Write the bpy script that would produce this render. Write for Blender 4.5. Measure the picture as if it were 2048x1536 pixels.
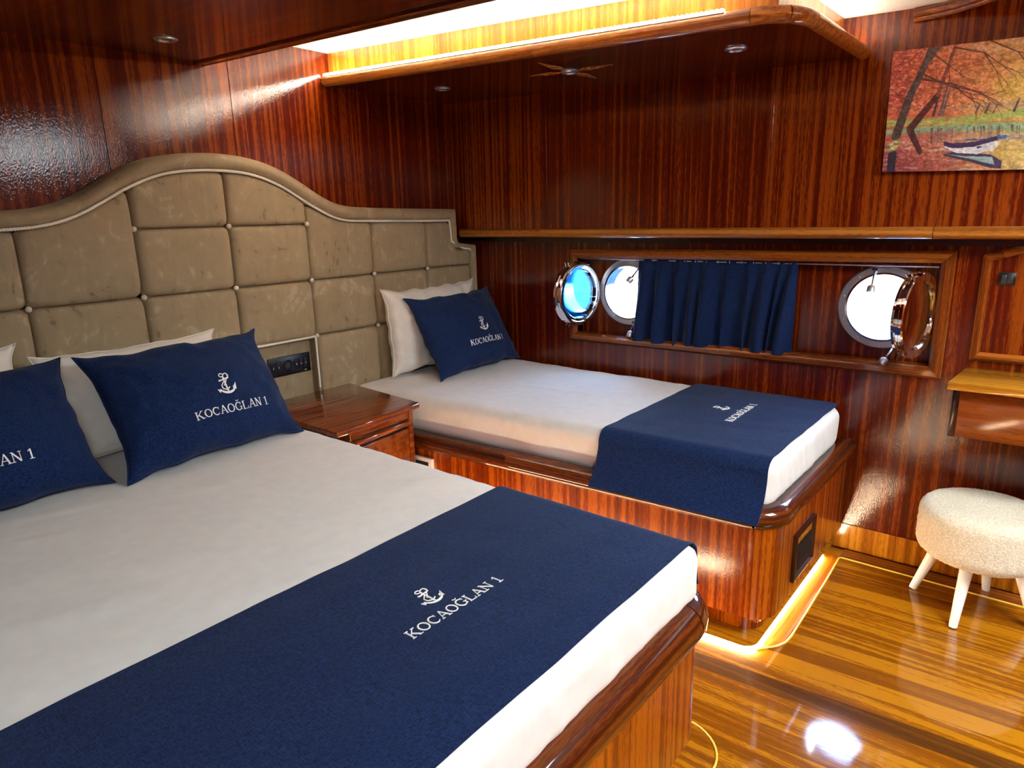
import bpy, bmesh, math, random
import numpy as np
from mathutils import Vector, Matrix, noise

for o in list(bpy.data.objects):
    bpy.data.objects.remove(o, do_unlink=True)
SC = bpy.context.scene
COL = SC.collection
random.seed(7)

# ------------------------------------------------------------------ camera
YAW, PITCH, ROLL, FPX = 0.884739058, 0.244721386, -0.0234891975, 1362.58143
CAM = Vector((0.0, 0.0, 1.45))
fw = Vector((math.sin(YAW) * math.cos(PITCH), math.cos(YAW) * math.cos(PITCH), -math.sin(PITCH)))
rt = Vector((math.cos(YAW), -math.sin(YAW), 0.0))
up = rt.cross(fw)
r2 = math.cos(ROLL) * rt + math.sin(ROLL) * up
u2 = -math.sin(ROLL) * rt + math.cos(ROLL) * up
cd = bpy.data.cameras.new('camera')
cam = bpy.data.objects.new('camera', cd)
COL.objects.link(cam)
cam.matrix_world = Matrix(((r2.x, u2.x, -fw.x, CAM.x), (r2.y, u2.y, -fw.y, CAM.y), (r2.z, u2.z, -fw.z, CAM.z), (0, 0, 0, 1)))
cd.sensor_width = 36.0
cd.lens = 36.0 * FPX / 2048.0
cd.clip_start = 0.02
cd.clip_end = 400
SC.camera = cam

# ------------------------------------------------------------------ world, sun, exposure
W = bpy.data.worlds.new('world')
SC.world = W
W.use_nodes = True
nt = W.node_tree
nt.nodes.clear()
wo = nt.nodes.new('ShaderNodeOutputWorld')
wb = nt.nodes.new('ShaderNodeBackground')
sk = nt.nodes.new('ShaderNodeTexSky')
sk.sky_type = 'NISHITA'
sk.sun_disc = False
sk.sun_elevation = math.radians(50)
sk.sun_rotation = math.radians(-80)
wb.inputs['Strength'].default_value = 7.0
nt.links.new(sk.outputs[0], wb.inputs[0])
nt.links.new(wb.outputs[0], wo.inputs[0])

sd = bpy.data.lights.new('sun', 'SUN')
sd.energy = 6.0
sd.angle = math.radians(0.6)
sd.color = (1.0, 0.96, 0.9)
sun = bpy.data.objects.new('sun', sd)
COL.objects.link(sun)
sun.location = (-4, 2, 8)
sun.rotation_euler = Vector((0.72, -0.16, -0.68)).to_track_quat('-Z', 'Y').to_euler()

vs = SC.view_settings
vs.view_transform = 'Standard'
vs.look = 'None'
vs.exposure = 1.0
vs.gamma = 1.0
vs.use_curve_mapping = False

P_COVE, P_SHELF, P_FLOOR, P_PANEL = 140.0, 62.0, 70.0, 20.5      # emission strengths
C_COVE = (1.0, 0.88, 0.70)
C_FLOOR = (1.0, 0.80, 0.52)
C_PANEL = (0.84, 0.95, 1.0)

# ------------------------------------------------------------------ main dimensions
XW, XU, XL = 3.009, 2.90, 2.873       # hull wall below ledge, above ledge, ledge nose
YW, YH = 2.782, 2.71                  # bulkhead behind the headboard, headboard seam plane
ZM = 0.655                            # mattress tops


def tilt(y):                          # the overhead follows the sheer of the deck
    return -0.034 * (YW - y)


# ------------------------------------------------------------------ materials
def srgb(r, g, b):
    f = lambda c: (c / 255 / 12.92) if c / 255 <= 0.04045 else ((c / 255 + 0.055) / 1.055) ** 2.4
    return (f(r), f(g), f(b), 1.0)


def newmat(name):
    m = bpy.data.materials.new(name)
    m.use_nodes = True
    n = m.node_tree
    p = n.nodes['Principled BSDF']
    return m, n, p


def N(n, t, **kw):
    x = n.nodes.new(t)
    for k, v in kw.items():
        setattr(x, k, v)
    return x


def ramp(n, pts):
    r = n.nodes.new('ShaderNodeValToRGB')
    e = r.color_ramp.elements
    while len(e) < len(pts):
        e.new(0.5)
    for i, (p, c) in enumerate(pts):
        e[i].position = p
        e[i].color = c if len(c) == 4 else (*c, 1)
    return r


def wood(name, grain='z', dark=(70, 22, 6), mid=(140, 55, 14), light=(205, 110, 34), coord='Object', rough=0.14, stripe=34.0, bump=0.05, coat=1.0, fine=1.0, vary=0.12):
    m, n, p = newmat(name)
    tc = N(n, 'ShaderNodeTexCoord')
    oi = N(n, 'ShaderNodeObjectInfo')
    off = N(n, 'ShaderNodeVectorMath', operation='SCALE')
    cmb = N(n, 'ShaderNodeCombineXYZ')
    for k in range(3):
        n.links.new(oi.outputs['Random'], cmb.inputs[k])
    n.links.new(cmb.outputs[0], off.inputs[0])
    off.inputs['Scale'].default_value = 17.0
    add = N(n, 'ShaderNodeVectorMath', operation='ADD')
    n.links.new(tc.outputs[coord], add.inputs[0])
    n.links.new(off.outputs[0], add.inputs[1])
    ax = 'xyz'.index(grain)

    def nz(across, along, detail, rgh, dist=0.0):
        mp = N(n, 'ShaderNodeMapping')
        s = [across] * 3
        s[ax] = along
        mp.inputs['Scale'].default_value = s
        n.links.new(add.outputs[0], mp.inputs[0])
        t = N(n, 'ShaderNodeTexNoise')
        t.inputs['Scale'].default_value = 1.0
        t.inputs['Detail'].default_value = detail
        t.inputs['Roughness'].default_value = rgh
        t.inputs['Distortion'].default_value = dist
        n.links.new(mp.outputs[0], t.inputs['Vector'])
        return t
    a = nz(stripe, 0.5, 3, 0.55, 0.12)
    b = nz(330, 34, 2, 0.6)
    c = nz(stripe * 0.16, 0.35, 2, 0.5)
    m1 = N(n, 'ShaderNodeMath', operation='MULTIPLY_ADD')
    n.links.new(b.outputs[0], m1.inputs[0])
    m1.inputs[1].default_value = 0.40 * fine
    n.links.new(a.outputs[0], m1.inputs[2])
    m2 = N(n, 'ShaderNodeMath', operation='MULTIPLY_ADD')
    n.links.new(c.outputs[0], m2.inputs[0])
    m2.inputs[1].default_value = 0.22
    n.links.new(m1.outputs[0], m2.inputs[2])
    sub = N(n, 'ShaderNodeMath', operation='MULTIPLY_ADD')
    n.links.new(oi.outputs['Random'], sub.inputs[0])
    sub.inputs[1].default_value = vary
    n.links.new(m2.outputs[0], sub.inputs[2])
    k = 0.20 * fine + 0.11 + vary / 2
    rp = ramp(n, [(0.30 + k, srgb(*dark)), (0.50 + k, srgb(*mid)), (0.74 + k, srgb(*light))])
    n.links.new(sub.outputs[0], rp.inputs[0])
    n.links.new(rp.outputs[0], p.inputs['Base Color'])
    p.inputs['Roughness'].default_value = 0.38
    p.inputs['Specular IOR Level'].default_value = 0.05
    p.inputs['Coat Weight'].default_value = coat
    p.inputs['Coat Roughness'].default_value = rough
    p.inputs['Coat IOR'].default_value = 1.5
    bp = N(n, 'ShaderNodeBump')
    bp.inputs['Strength'].default_value = bump
    bp.inputs['Distance'].default_value = 0.004
    g = nz(260, 110, 2, 0.6)
    n.links.new(g.outputs[0], bp.inputs['Height'])
    n.links.new(bp.outputs[0], p.inputs['Coat Normal'])
    n.links.new(bp.outputs[0], p.inputs['Normal'])
    return m


def plain(name, col, rough=0.5, metal=0.0, coat=0.0, spec=0.5, noise_amt=0.0, nscale=60.0, bump=0.0, sheen=0.0):
    m, n, p = newmat(name)
    p.inputs['Base Color'].default_value = srgb(*col)
    p.inputs['Roughness'].default_value = rough
    p.inputs['Metallic'].default_value = metal
    p.inputs['Coat Weight'].default_value = coat
    p.inputs['Specular IOR Level'].default_value = spec
    p.inputs['Sheen Weight'].default_value = sheen
    tc = N(n, 'ShaderNodeTexCoord')
    t = N(n, 'ShaderNodeTexNoise')
    t.inputs['Scale'].default_value = nscale
    t.inputs['Detail'].default_value = 4
    n.links.new(tc.outputs['Object'], t.inputs['Vector'])
    c0 = srgb(*[max(0, v * (1 - noise_amt)) for v in col])
    c1 = srgb(*[min(255, v * (1 + noise_amt)) for v in col])
    rp = ramp(n, [(0.3, c0), (0.7, c1)])
    n.links.new(t.outputs[0], rp.inputs[0])
    n.links.new(rp.outputs[0], p.inputs['Base Color'])
    if bump:
        bp = N(n, 'ShaderNodeBump')
        bp.inputs['Strength'].default_value = bump
        bp.inputs['Distance'].default_value = 0.003
        n.links.new(t.outputs[0], bp.inputs['Height'])
        n.links.new(bp.outputs[0], p.inputs['Normal'])
    return m


def emit(name, col, strength):
    m, n, p = newmat(name)
    p.inputs['Base Color'].default_value = (0.8, 0.8, 0.8, 1)
    p.inputs['Emission Color'].default_value = (*col, 1)
    p.inputs['Emission Strength'].default_value = strength
    return m


def velvet(name):
    m, n, p = newmat(name)
    tc = N(n, 'ShaderNodeTexCoord')
    t1 = N(n, 'ShaderNodeTexNoise')
    t1.inputs['Scale'].default_value = 9.0
    t1.inputs['Detail'].default_value = 7
    t1.inputs['Roughness'].default_value = 0.62
    t1.inputs['Distortion'].default_value = 1.6
    n.links.new(tc.outputs['Object'], t1.inputs['Vector'])
    mp = N(n, 'ShaderNodeMapping')
    mp.inputs['Scale'].default_value = (16, 16, 5)
    mp.inputs['Rotation'].default_value = (0, 0.7, 0)
    n.links.new(tc.outputs['Object'], mp.inputs[0])
    t2 = N(n, 'ShaderNodeTexNoise')
    t2.inputs['Scale'].default_value = 1.0
    t2.inputs['Detail'].default_value = 5
    t2.inputs['Distortion'].default_value = 2.5
    n.links.new(mp.outputs[0], t2.inputs['Vector'])
    mx = N(n, 'ShaderNodeMath', operation='MULTIPLY_ADD')
    n.links.new(t2.outputs[0], mx.inputs[0])
    mx.inputs[1].default_value = 0.6
    n.links.new(t1.outputs[0], mx.inputs[2])
    rp = ramp(n, [(0.58, srgb(124, 108, 82)), (0.64, srgb(150, 132, 103)), (0.90, srgb(158, 140, 110)), (1.04, srgb(174, 158, 130))])
    n.links.new(mx.outputs[0], rp.inputs[0])
    n.links.new(rp.outputs[0], p.inputs['Base Color'])
    p.inputs['Roughness'].default_value = 0.75
    p.inputs['Specular IOR Level'].default_value = 0.2
    p.inputs['Sheen Weight'].default_value = 0.35
    p.inputs['Sheen Roughness'].default_value = 0.35
    p.inputs['Sheen Tint'].default_value = srgb(225, 200, 150)
    return m


def linen(name, c0, c1, scale=420.0, bump=0.25):
    m, n, p = newmat(name)
    tc = N(n, 'ShaderNodeTexCoord')
    hs = []
    for s in ((1, 0.12, 0.4), (0.12, 1, 0.4)):
        mp = N(n, 'ShaderNodeMapping')
        mp.inputs['Scale'].default_value = [scale * k for k in s]
        n.links.new(tc.outputs['Object'], mp.inputs[0])
        t = N(n, 'ShaderNodeTexNoise')
        t.inputs['Scale'].default_value = 1.0
        t.inputs['Detail'].default_value = 2
        n.links.new(mp.outputs[0], t.inputs['Vector'])
        hs.append(t)
    ad = N(n, 'ShaderNodeMath', operation='ADD')
    n.links.new(hs[0].outputs[0], ad.inputs[0])
    n.links.new(hs[1].outputs[0], ad.inputs[1])
    rp = ramp(n, [(0.72, srgb(*c0)), (1.28 / 1.0 if False else 1.0, srgb(*c1))])
    hv = N(n, 'ShaderNodeMath', operation='MULTIPLY')
    hv.inputs[1].default_value = 0.86
    n.links.new(ad.outputs[0], hv.inputs[0])
    n.links.new(hv.outputs[0], rp.inputs[0])
    n.links.new(rp.outputs[0], p.inputs['Base Color'])
    p.inputs['Roughness'].default_value = 0.85
    p.inputs['Specular IOR Level'].default_value = 0.08
    p.inputs['Sheen Weight'].default_value = 0.06
    bp = N(n, 'ShaderNodeBump')
    bp.inputs['Strength'].default_value = bump
    bp.inputs['Distance'].default_value = 0.002
    n.links.new(ad.outputs[0], bp.inputs['Height'])
    n.links.new(bp.outputs[0], p.inputs['Normal'])
    return m


def vcol(name, rough=0.55):
    m, n, p = newmat(name)
    a = N(n, 'ShaderNodeVertexColor', layer_name='print')
    n.links.new(a.outputs['Color'], p.inputs['Base Color'])
    p.inputs['Roughness'].default_value = rough
    p.inputs['Specular IOR Level'].default_value = 0.25
    return m


def glassmat(name, col=(225, 240, 250)):
    m, n, p = newmat(name)
    p.inputs['Base Color'].default_value = srgb(*col)
    p.inputs['Transmission Weight'].default_value = 1.0
    p.inputs['Roughness'].default_value = 0.0
    p.inputs['IOR'].default_value = 1.5
    return m


def seamat(name):
    m, n, p = newmat(name)
    p.inputs['Specular IOR Level'].default_value = 0.06
    p.inputs['Roughness'].default_value = 0.5
    tc = N(n, 'ShaderNodeTexCoord')
    mp = N(n, 'ShaderNodeMapping')
    mp.inputs['Scale'].default_value = (2.0, 0.8, 1.0)
    n.links.new(tc.outputs['Object'], mp.inputs[0])
    t = N(n, 'ShaderNodeTexNoise')
    t.inputs['Scale'].default_value = 1.6
    t.inputs['Detail'].default_value = 6
    n.links.new(mp.outputs[0], t.inputs['Vector'])
    rp = ramp(n, [(0.38, srgb(0, 20, 44)), (0.62, srgb(4, 44, 70))])
    n.links.new(t.outputs[0], rp.inputs[0])
    n.links.new(rp.outputs[0], p.inputs['Base Color'])
    bp = N(n, 'ShaderNodeBump')
    bp.inputs['Strength'].default_value = 0.5
    bp.inputs['Distance'].default_value = 0.3
    n.links.new(t.outputs[0], bp.inputs['Height'])
    n.links.new(bp.outputs[0], p.inputs['Normal'])
    return m


MAH = dict(dark=(66, 10, 1), mid=(86, 21, 2), light=(128, 56, 8))
M = {
    'wall': wood('mahogany_wall', 'z', rough=0.08, bump=0.10, stripe=50, **MAH),
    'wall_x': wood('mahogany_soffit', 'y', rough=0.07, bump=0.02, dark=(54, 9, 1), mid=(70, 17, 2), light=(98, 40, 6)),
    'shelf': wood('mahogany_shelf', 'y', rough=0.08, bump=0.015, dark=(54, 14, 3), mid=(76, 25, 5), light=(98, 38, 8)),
    'base': wood('mahogany_base', 'y', coord='UV', rough=0.13, bump=0.10, stripe=50, dark=(88, 24, 1), mid=(124, 46, 3), light=(164, 82, 8)),
    'rail': wood('mahogany_rail', 'x', coord='UV', rough=0.05, bump=0.0, dark=(46, 15, 3), mid=(72, 27, 6), light=(104, 48, 12), stripe=50),
    'nose': wood('teak_nose', 'y', rough=0.07, bump=0.0, dark=(112, 58, 13), mid=(146, 84, 26), light=(178, 114, 44), stripe=60),
    'trim_y': wood('trim_lengthwise', 'y', rough=0.08, bump=0.0, dark=(82, 34, 8), mid=(118, 56, 15), light=(152, 84, 26), stripe=70),
    'trim_z': wood('trim_upright', 'z', rough=0.08, bump=0.0, dark=(82, 34, 8), mid=(118, 56, 15), light=(152, 84, 26), stripe=70),
    'night': wood('nightstand_wood', 'x', rough=0.04, bump=0.0, dark=(84, 30, 5), mid=(114, 48, 9), light=(142, 70, 15), stripe=45),
    'plank': wood('floor_plank', 'y', rough=0.06, bump=0.008, dark=(122, 66, 4), mid=(146, 86, 7), light=(172, 110, 13), stripe=64, fine=1.2, vary=0.32),
    'plank_dark': wood('floor_plank_dark', 'y', rough=0.06, bump=0.008, dark=(70, 36, 9), mid=(86, 48, 12), light=(102, 60, 16), stripe=60),
    'margin': wood('floor_margin', 'x', coord='UV', rough=0.06, bump=0.0, dark=(128, 68, 9), mid=(154, 86, 13), light=(176, 106, 20), stripe=60),
    'wall_foot': wood('wall_foot_veneer', 'z', rough=0.09, bump=0.05, dark=(120, 62, 8), mid=(158, 92, 14), light=(190, 124, 26), stripe=50),
    'wall_lit': wood('mahogany_wall_lit', 'z', rough=0.10, bump=0.05, dark=(126, 66, 14), mid=(148, 84, 20), light=(172, 108, 30), stripe=50),  # wall mahogany lightened: the led glow is painted into the colour
    'golden': wood('golden_board', 'y', rough=0.10, bump=0.0, dark=(140, 84, 13), mid=(170, 110, 24), light=(196, 136, 42), stripe=70),
    'drawer': wood('drawer_wood', 'y', rough=0.14, bump=0.0, dark=(80, 28, 4), mid=(104, 44, 9), light=(128, 62, 15), stripe=36),
    'velvet': velvet('beige_velvet'),
    'cord': plain('cream_cord', (242, 234, 216), 0.7),
    'button': plain('cream_button', (222, 208, 186), 0.5),
    'sheet': plain('white_cotton', (228, 224, 217), 0.8, noise_amt=0.015, nscale=25, sheen=0.1),
    'pillowcase': plain('pillowcase', (232, 226, 214), 0.8, noise_amt=0.015, nscale=30, sheen=0.1),
    'navy': linen('navy_linen', (9, 21, 50), (24, 45, 86), 800.0),
    'navy_dark': linen('navy_curtain', (7, 17, 44), (22, 40, 78), 800.0),
    'thread': plain('white_thread', (240, 238, 232), 0.6),
    'black': plain('black_plastic', (14, 14, 18), 0.3),
    'dark_wood': plain('dark_stain', (40, 12, 6), 0.25, coat=0.5),
    'grille': plain('vent_black', (26, 18, 14), 0.4),
    'steel': plain('polished_steel', (225, 225, 228), 0.07, metal=1.0),
    'steel_b': plain('brushed_steel', (214, 216, 222), 0.34, metal=1.0),
    'white_plastic': plain('white_plastic', (236, 222, 212), 0.4),
    'screen': plain('grey_screen', (52, 50, 46), 0.2),
    'white_paint': plain('white_leg_paint', (240, 236, 228), 0.35),
    'boucle': plain('cream_boucle', (208, 195, 168), 0.95, noise_amt=0.10, nscale=160, bump=0.9, sheen=0.3),
    'ceiling': plain('ceiling_white', (240, 238, 232), 0.45),
    'inlay': plain('yellow_inlay', (245, 205, 80), 0.35),
    'star_light': plain('maple_inlay', (206, 140, 76), 0.2, coat=0.5, noise_amt=0.08),
    'star_dark': plain('ebony_inlay', (24, 8, 4), 0.2, coat=0.5),
    'boat': plain('white_gelcoat', (244, 244, 242), 0.3),
    'teal': plain('teal_stripe', (110, 190, 180), 0.4),
    'glass': glassmat('cover_glass_sea_tint', (96, 188, 238)),  # blue tint paints the sea reflection into the glass
    'sea': seamat('sea_water'),
    'lens': plain('spot_lens', (120, 116, 112), 0.2),
    'print': vcol('canvas_print'),
    'canvas': plain('canvas_edge', (92, 40, 24), 0.8, noise_amt=0.3, nscale=20),
    'led_cove': emit('led_cove', C_COVE, P_COVE),
    'led_shelf': emit('led_shelf', C_COVE, P_SHELF),
    'led_end': emit('led_shelf_end', C_COVE, P_SHELF * 0.45),
    'led_floor': emit('led_floor', C_FLOOR, P_FLOOR),
    'lamp': emit('light_panel_diffuser', C_PANEL, P_PANEL),
}


# ------------------------------------------------------------------ builders
def tag(o, label=None, cat=None, group=None, kind=None):
    if label:
        o['label'] = label
    if cat:
        o['category'] = cat
    if group:
        o['group'] = group
    if kind:
        o['kind'] = kind
    return o


def thing(name, loc, label=None, cat=None, group=None, kind=None):
    o = bpy.data.objects.new(name, None)
    o.empty_display_size = 0.05
    o.location = loc
    COL.objects.link(o)
    o['_loc'] = tuple(loc)
    return tag(o, label, cat, group, kind)


def base_of(o):
    while o is not None:
        if '_loc' in o:
            return Vector(o['_loc'])
        o = o.parent
    return Vector((0, 0, 0))


def mk(name, verts, faces, mat, parent=None, uvs=None, sharp=35, smooth=True, loc=None, label=None):
    """verts in world space; the mesh is stored relative to its thing's base"""
    b = base_of(parent) if parent is not None else Vector(loc or (0, 0, 0))
    me = bpy.data.meshes.new(name)
    me.from_pydata([tuple(Vector(v) - b) for v in verts], [], faces)
    if uvs is not None:
        ul = me.uv_layers.new(name='UVMap')
        for lp in me.loops:
            ul.data[lp.index].uv = uvs[lp.vertex_index]
    me.materials.append(mat)
    me.validate()
    bm = bmesh.new()
    bm.from_mesh(me)
    bmesh.ops.recalc_face_normals(bm, faces=bm.faces)
    bm.to_mesh(me)
    bm.free()
    if smooth:
        me.polygons.foreach_set('use_smooth', [True] * len(me.polygons))
        me.set_sharp_from_angle(angle=math.radians(sharp))
    o = bpy.data.objects.new(name, me)
    COL.objects.link(o)
    if parent is not None:
        o.parent = parent
    else:
        o.location = b
        o['_loc'] = tuple(b)
    if label:
        o['label'] = label
    return o


def from_bm(bm):
    bm.verts.ensure_lookup_table()
    for i, v in enumerate(bm.verts):
        v.index = i
    vs_ = [v.co.copy() for v in bm.verts]
    fs = [[v.index for v in f.verts] for f in bm.faces]
    bm.free()
    return vs_, fs


def hexa(pts, bevel=0.0, seg=2):
    """pts: 8 corners, bottom 4 (ccw) then top 4"""
    bm = bmesh.new()
    v = [bm.verts.new(p) for p in pts]
    for f in ((3, 2, 1, 0), (4, 5, 6, 7), (0, 1, 5, 4), (1, 2, 6, 5), (2, 3, 7, 6), (3, 0, 4, 7)):
        bm.faces.new([v[i] for i in f])
    if bevel > 0:
        bmesh.ops.bevel(bm, geom=bm.edges[:], offset=bevel, segments=seg, affect='EDGES', profile=0.5)
    return from_bm(bm)


def boxpts(x0, x1, y0, y1, z0, z1):
    return [(x0, y0, z0), (x1, y0, z0), (x1, y1, z0), (x0, y1, z0), (x0, y0, z1), (x1, y0, z1), (x1, y1, z1), (x0, y1, z1)]


def box(name, b, mat, parent=None, bevel=0.0, seg=2, **kw):
    v, f = hexa(boxpts(*b), bevel, seg)
    return mk(name, v, f, mat, parent, **kw)


def join(parts):
    V, F = [], []
    for v, f in parts:
        k = len(V)
        V += list(v)
        F += [[i + k for i in q] for q in f]
    return V, F


def tube(path, r, n=10, closed=False, caps=True, mod=None):
    path = [Vector(p) for p in path]
    V, F = [], []
    L = len(path)
    prev = None
    s = 0.0
    for i, p in enumerate(path):
        if closed:
            t = (path[(i + 1) % L] - path[i - 1]).normalized()
        else:
            t = (path[min(i + 1, L - 1)] - path[max(i - 1, 0)]).normalized()
        if prev is None:
            a = Vector((0, 0, 1)) if abs(t.z) < 0.9 else Vector((1, 0, 0))
            nrm = (a - t * a.dot(t)).normalized()
        else:
            nrm = (prev - t * prev.dot(t)).normalized()
        prev = nrm
        bi = t.cross(nrm)
        if i:
            s += (p - path[i - 1]).length
        rr = r[i] if isinstance(r, (list, tuple)) else r
        for k in range(n):
            a = 2 * math.pi * k / n
            q = rr * (mod(a, s) if mod else 1.0)
            V.append(p + nrm * math.cos(a) * q + bi * math.sin(a) * q)
    m = L if closed else L - 1
    for i in range(m):
        j = (i + 1) % L
        for k in range(n):
            F.append([i * n + k, i * n + (k + 1) % n, j * n + (k + 1) % n, j * n + k])
    if caps and not closed:
        F.append(list(range(n))[::-1])
        F.append([(L - 1) * n + k for k in range(n)])
    return V, F


def lathe(profile, c, axis, n=32, closed=False):
    """profile (r, h) about axis through c"""
    c = Vector(c)
    ax = Vector(axis).normalized()
    a = Vector((0, 0, 1)) if abs(ax.z) < 0.9 else Vector((1, 0, 0))
    e1 = (a - ax * a.dot(ax)).normalized()
    e2 = ax.cross(e1)
    V, F = [], []
    m = len(profile)
    for k in range(n):
        t = 2 * math.pi * k / n
        d = e1 * math.cos(t) + e2 * math.sin(t)
        for r, h in profile:
            V.append(c + d * r + ax * h)
    for k in range(n):
        j = (k + 1) % n
        for i in range(m if closed else m - 1):
            i2 = (i + 1) % m
            F.append([k * m + i, j * m + i, j * m + i2, k * m + i2])
    return V, F


def sweep(path, prof, closed_path=False, uv=True, zfun=None, caps=True):
    """path: 2D (x, y) polyline, outward = right of travel; prof: closed polygon of (out, z)"""
    P = [Vector((p[0], p[1])) for p in path]
    L = len(P)
    V, UV, F = [], [], []
    s = 0.0
    for i, p in enumerate(P):
        a = P[i - 1] if (i or closed_path) else None
        b = P[(i + 1) % L] if (i < L - 1 or closed_path) else None
        d0 = (p - a).normalized() if a is not None else (b - p).normalized()
        d1 = (b - p).normalized() if b is not None else d0
        n0, n1 = Vector((d0.y, -d0.x)), Vector((d1.y, -d1.x))
        nn = (n0 + n1).normalized()
        sc = 1.0 / max(0.3, nn.dot(n0))
        if i:
            s += (p - P[i - 1]).length
        q = 0.0
        for k, (o_, z) in enumerate(prof):
            x = p + nn * o_ * sc
            if k:
                q += math.hypot(o_ - prof[k - 1][0], z - prof[k - 1][1])
            V.append((x.x, x.y, z + (zfun(x.y) if zfun else 0)))
            UV.append((s, q))
    m = len(prof)
    for i in range(L if closed_path else L - 1):
        j = (i + 1) % L
        for k in range(m):
            k2 = (k + 1) % m
            F.append([i * m + k, j * m + k, j * m + k2, i * m + k2])
    if caps and not closed_path:
        F.append(list(range(m)))
        F.append([(L - 1) * m + k for k in range(m)][::-1])
    return V, F, UV


def bullnose(w, z0, z1, inner, n=7):
    h = (z1 - z0) / 2
    pts = [(-inner, z0), (w - min(h, w), z0)]
    for k in range(1, n):
        a = -math.pi / 2 + math.pi * k / n
        pts.append((w - min(h, w) + min(h, w) * math.cos(a), (z0 + z1) / 2 + h * math.sin(a)))
    pts += [(w - min(h, w), z1), (-inner, z1)]
    return pts


def roundcorner(a, c, b, r, n=8):
    """arc rounding corner c between points a and b"""
    a, c, b = Vector(a), Vector(c), Vector(b)
    d0, d1 = (a - c).normalized(), (b - c).normalized()
    ang = d0.angle(d1)
    t = r / math.tan(ang / 2)
    p0, p1 = c + d0 * t, c + d1 * t
    ctr = c + (d0 + d1).normalized() * (r / math.sin(ang / 2))
    out = []
    v0, v1 = p0 - ctr, p1 - ctr
    w = v0.angle(v1)
    for k in range(n + 1):
        f = k / n
        v = (v0 * math.sin((1 - f) * w) + v1 * math.sin(f * w)) / math.sin(w)
        q = ctr + v
        out.append((q.x, q.y))
    return out


def polyplate(name, outer, holes, toworld, t, mat, parent=None, **kw):
    """flat plate with holes: outer/holes lists of 2D points, toworld(u, v, d) -> 3D, thickness t"""
    bm = bmesh.new()
    es = []
    for lp in [outer] + holes:
        vv = [bm.verts.new((p[0], p[1], 0)) for p in lp]
        for i in range(len(vv)):
            es.append(bm.edges.new((vv[i], vv[(i + 1) % len(vv)])))
    bmesh.ops.triangle_fill(bm, use_beauty=True, edges=es)
    fs = bm.faces[:]
    r = bmesh.ops.extrude_face_region(bm, geom=fs)
    for v in [g for g in r['geom'] if isinstance(g, bmesh.types.BMVert)]:
        v.co.z = t
    V, F = from_bm(bm)
    return mk(name, [toworld(p.x, p.y, p.z) for p in V], F, mat, parent, **kw)


def circle(cx, cy, r, n=40):
    return [(cx + r * math.cos(2 * math.pi * k / n), cy + r * math.sin(2 * math.pi * k / n)) for k in range(n)]


def offset_poly(pts, t):
    """inward offset of a ccw polygon"""
    n = len(pts)
    out = []
    for i in range(n):
        a, p, b = Vector(pts[i - 1]), Vector(pts[i]), Vector(pts[(i + 1) % n])
        d0, d1 = (p - a).normalized(), (b - p).normalized()
        n0, n1 = Vector((-d0.y, d0.x)), Vector((-d1.y, d1.x))
        nn = (n0 + n1).normalized()
        q = p + nn * (t / max(0.3, nn.dot(n0)))
        out.append((q.x, q.y))
    return out


def moulding(pts, prof, toworld, mats, parent, name='moulding'):
    """mitred moulding, one piece for each side; prof: (inset, height)"""
    rings = [offset_poly(pts, t) if abs(t) > 1e-9 else list(pts) for t, h in prof]
    n = len(pts)
    for i in range(n):
        j = (i + 1) % n
        V, F = [], []
        m = len(prof)
        for k in (i, j):
            for q, (t, h) in enumerate(prof):
                V.append(toworld(rings[q][k][0], rings[q][k][1], h))
        for q in range(m):
            q2 = (q + 1) % m
            F.append([q, q2, m + q2, m + q])
        F.append(list(range(m)))
        F.append([m + q for q in range(m)][::-1])
        hor = abs(pts[j][0] - pts[i][0]) > abs(pts[j][1] - pts[i][1])
        mk(name, V, F, mats[0] if hor else mats[1], parent, sharp=25)


def grid_faces(nu, nv, k=0):
    return [[k + i * nv + j, k + (i + 1) * nv + j, k + (i + 1) * nv + j + 1, k + i * nv + j + 1] for i in range(nu - 1) for j in range(nv - 1)]


# ================================================================== SETTING
# ---- floor
floor = mk('floor', *hexa(boxpts(-1.75, 3.12, -1.75, 2.9, -0.08, -0.012)), M['margin'], uvs=None)
tag(floor, 'glossy golden plank floor', kind='structure')
SL = 0.08                               # planks run with the centreline


def plank_x(k):
    return 1.928 + 0.0725 * k


for k in range(-46, 15):
    mat = M['plank_dark'] if k == 0 else M['plank']
    cuts = [-1.7] + sorted(random.uniform(-1.3, -0.4) for _ in range(1)) + [2.15 if -8 < k < 3 else 0.66]
    for a, b in zip(cuts[:-1], cuts[1:]):
        g = 0.0003
        x0, x1 = plank_x(k) + g, plank_x(k + 1) - g
        a2, b2 = a + g, b - g
        if x0 - SL * a2 > 3.0 or x0 - SL * a2 < -1.7:
            continue
        cl = lambda x: min(x, 3.0)
        pts = [(cl(x0 - SL * a2), a2, -0.012), (cl(x1 - SL * a2), a2, -0.012), (cl(x1 - SL * b2), b2, -0.012), (cl(x0 - SL * b2), b2, -0.012)]
        pts += [(p[0], p[1], 0.0) for p in pts]
        if min(abs(pts[1][0] - pts[0][0]), abs(pts[2][0] - pts[3][0])) < 0.004:
            continue
        v, f = hexa(pts)
        mk('plank', v, f, mat, floor, smooth=False)

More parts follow.
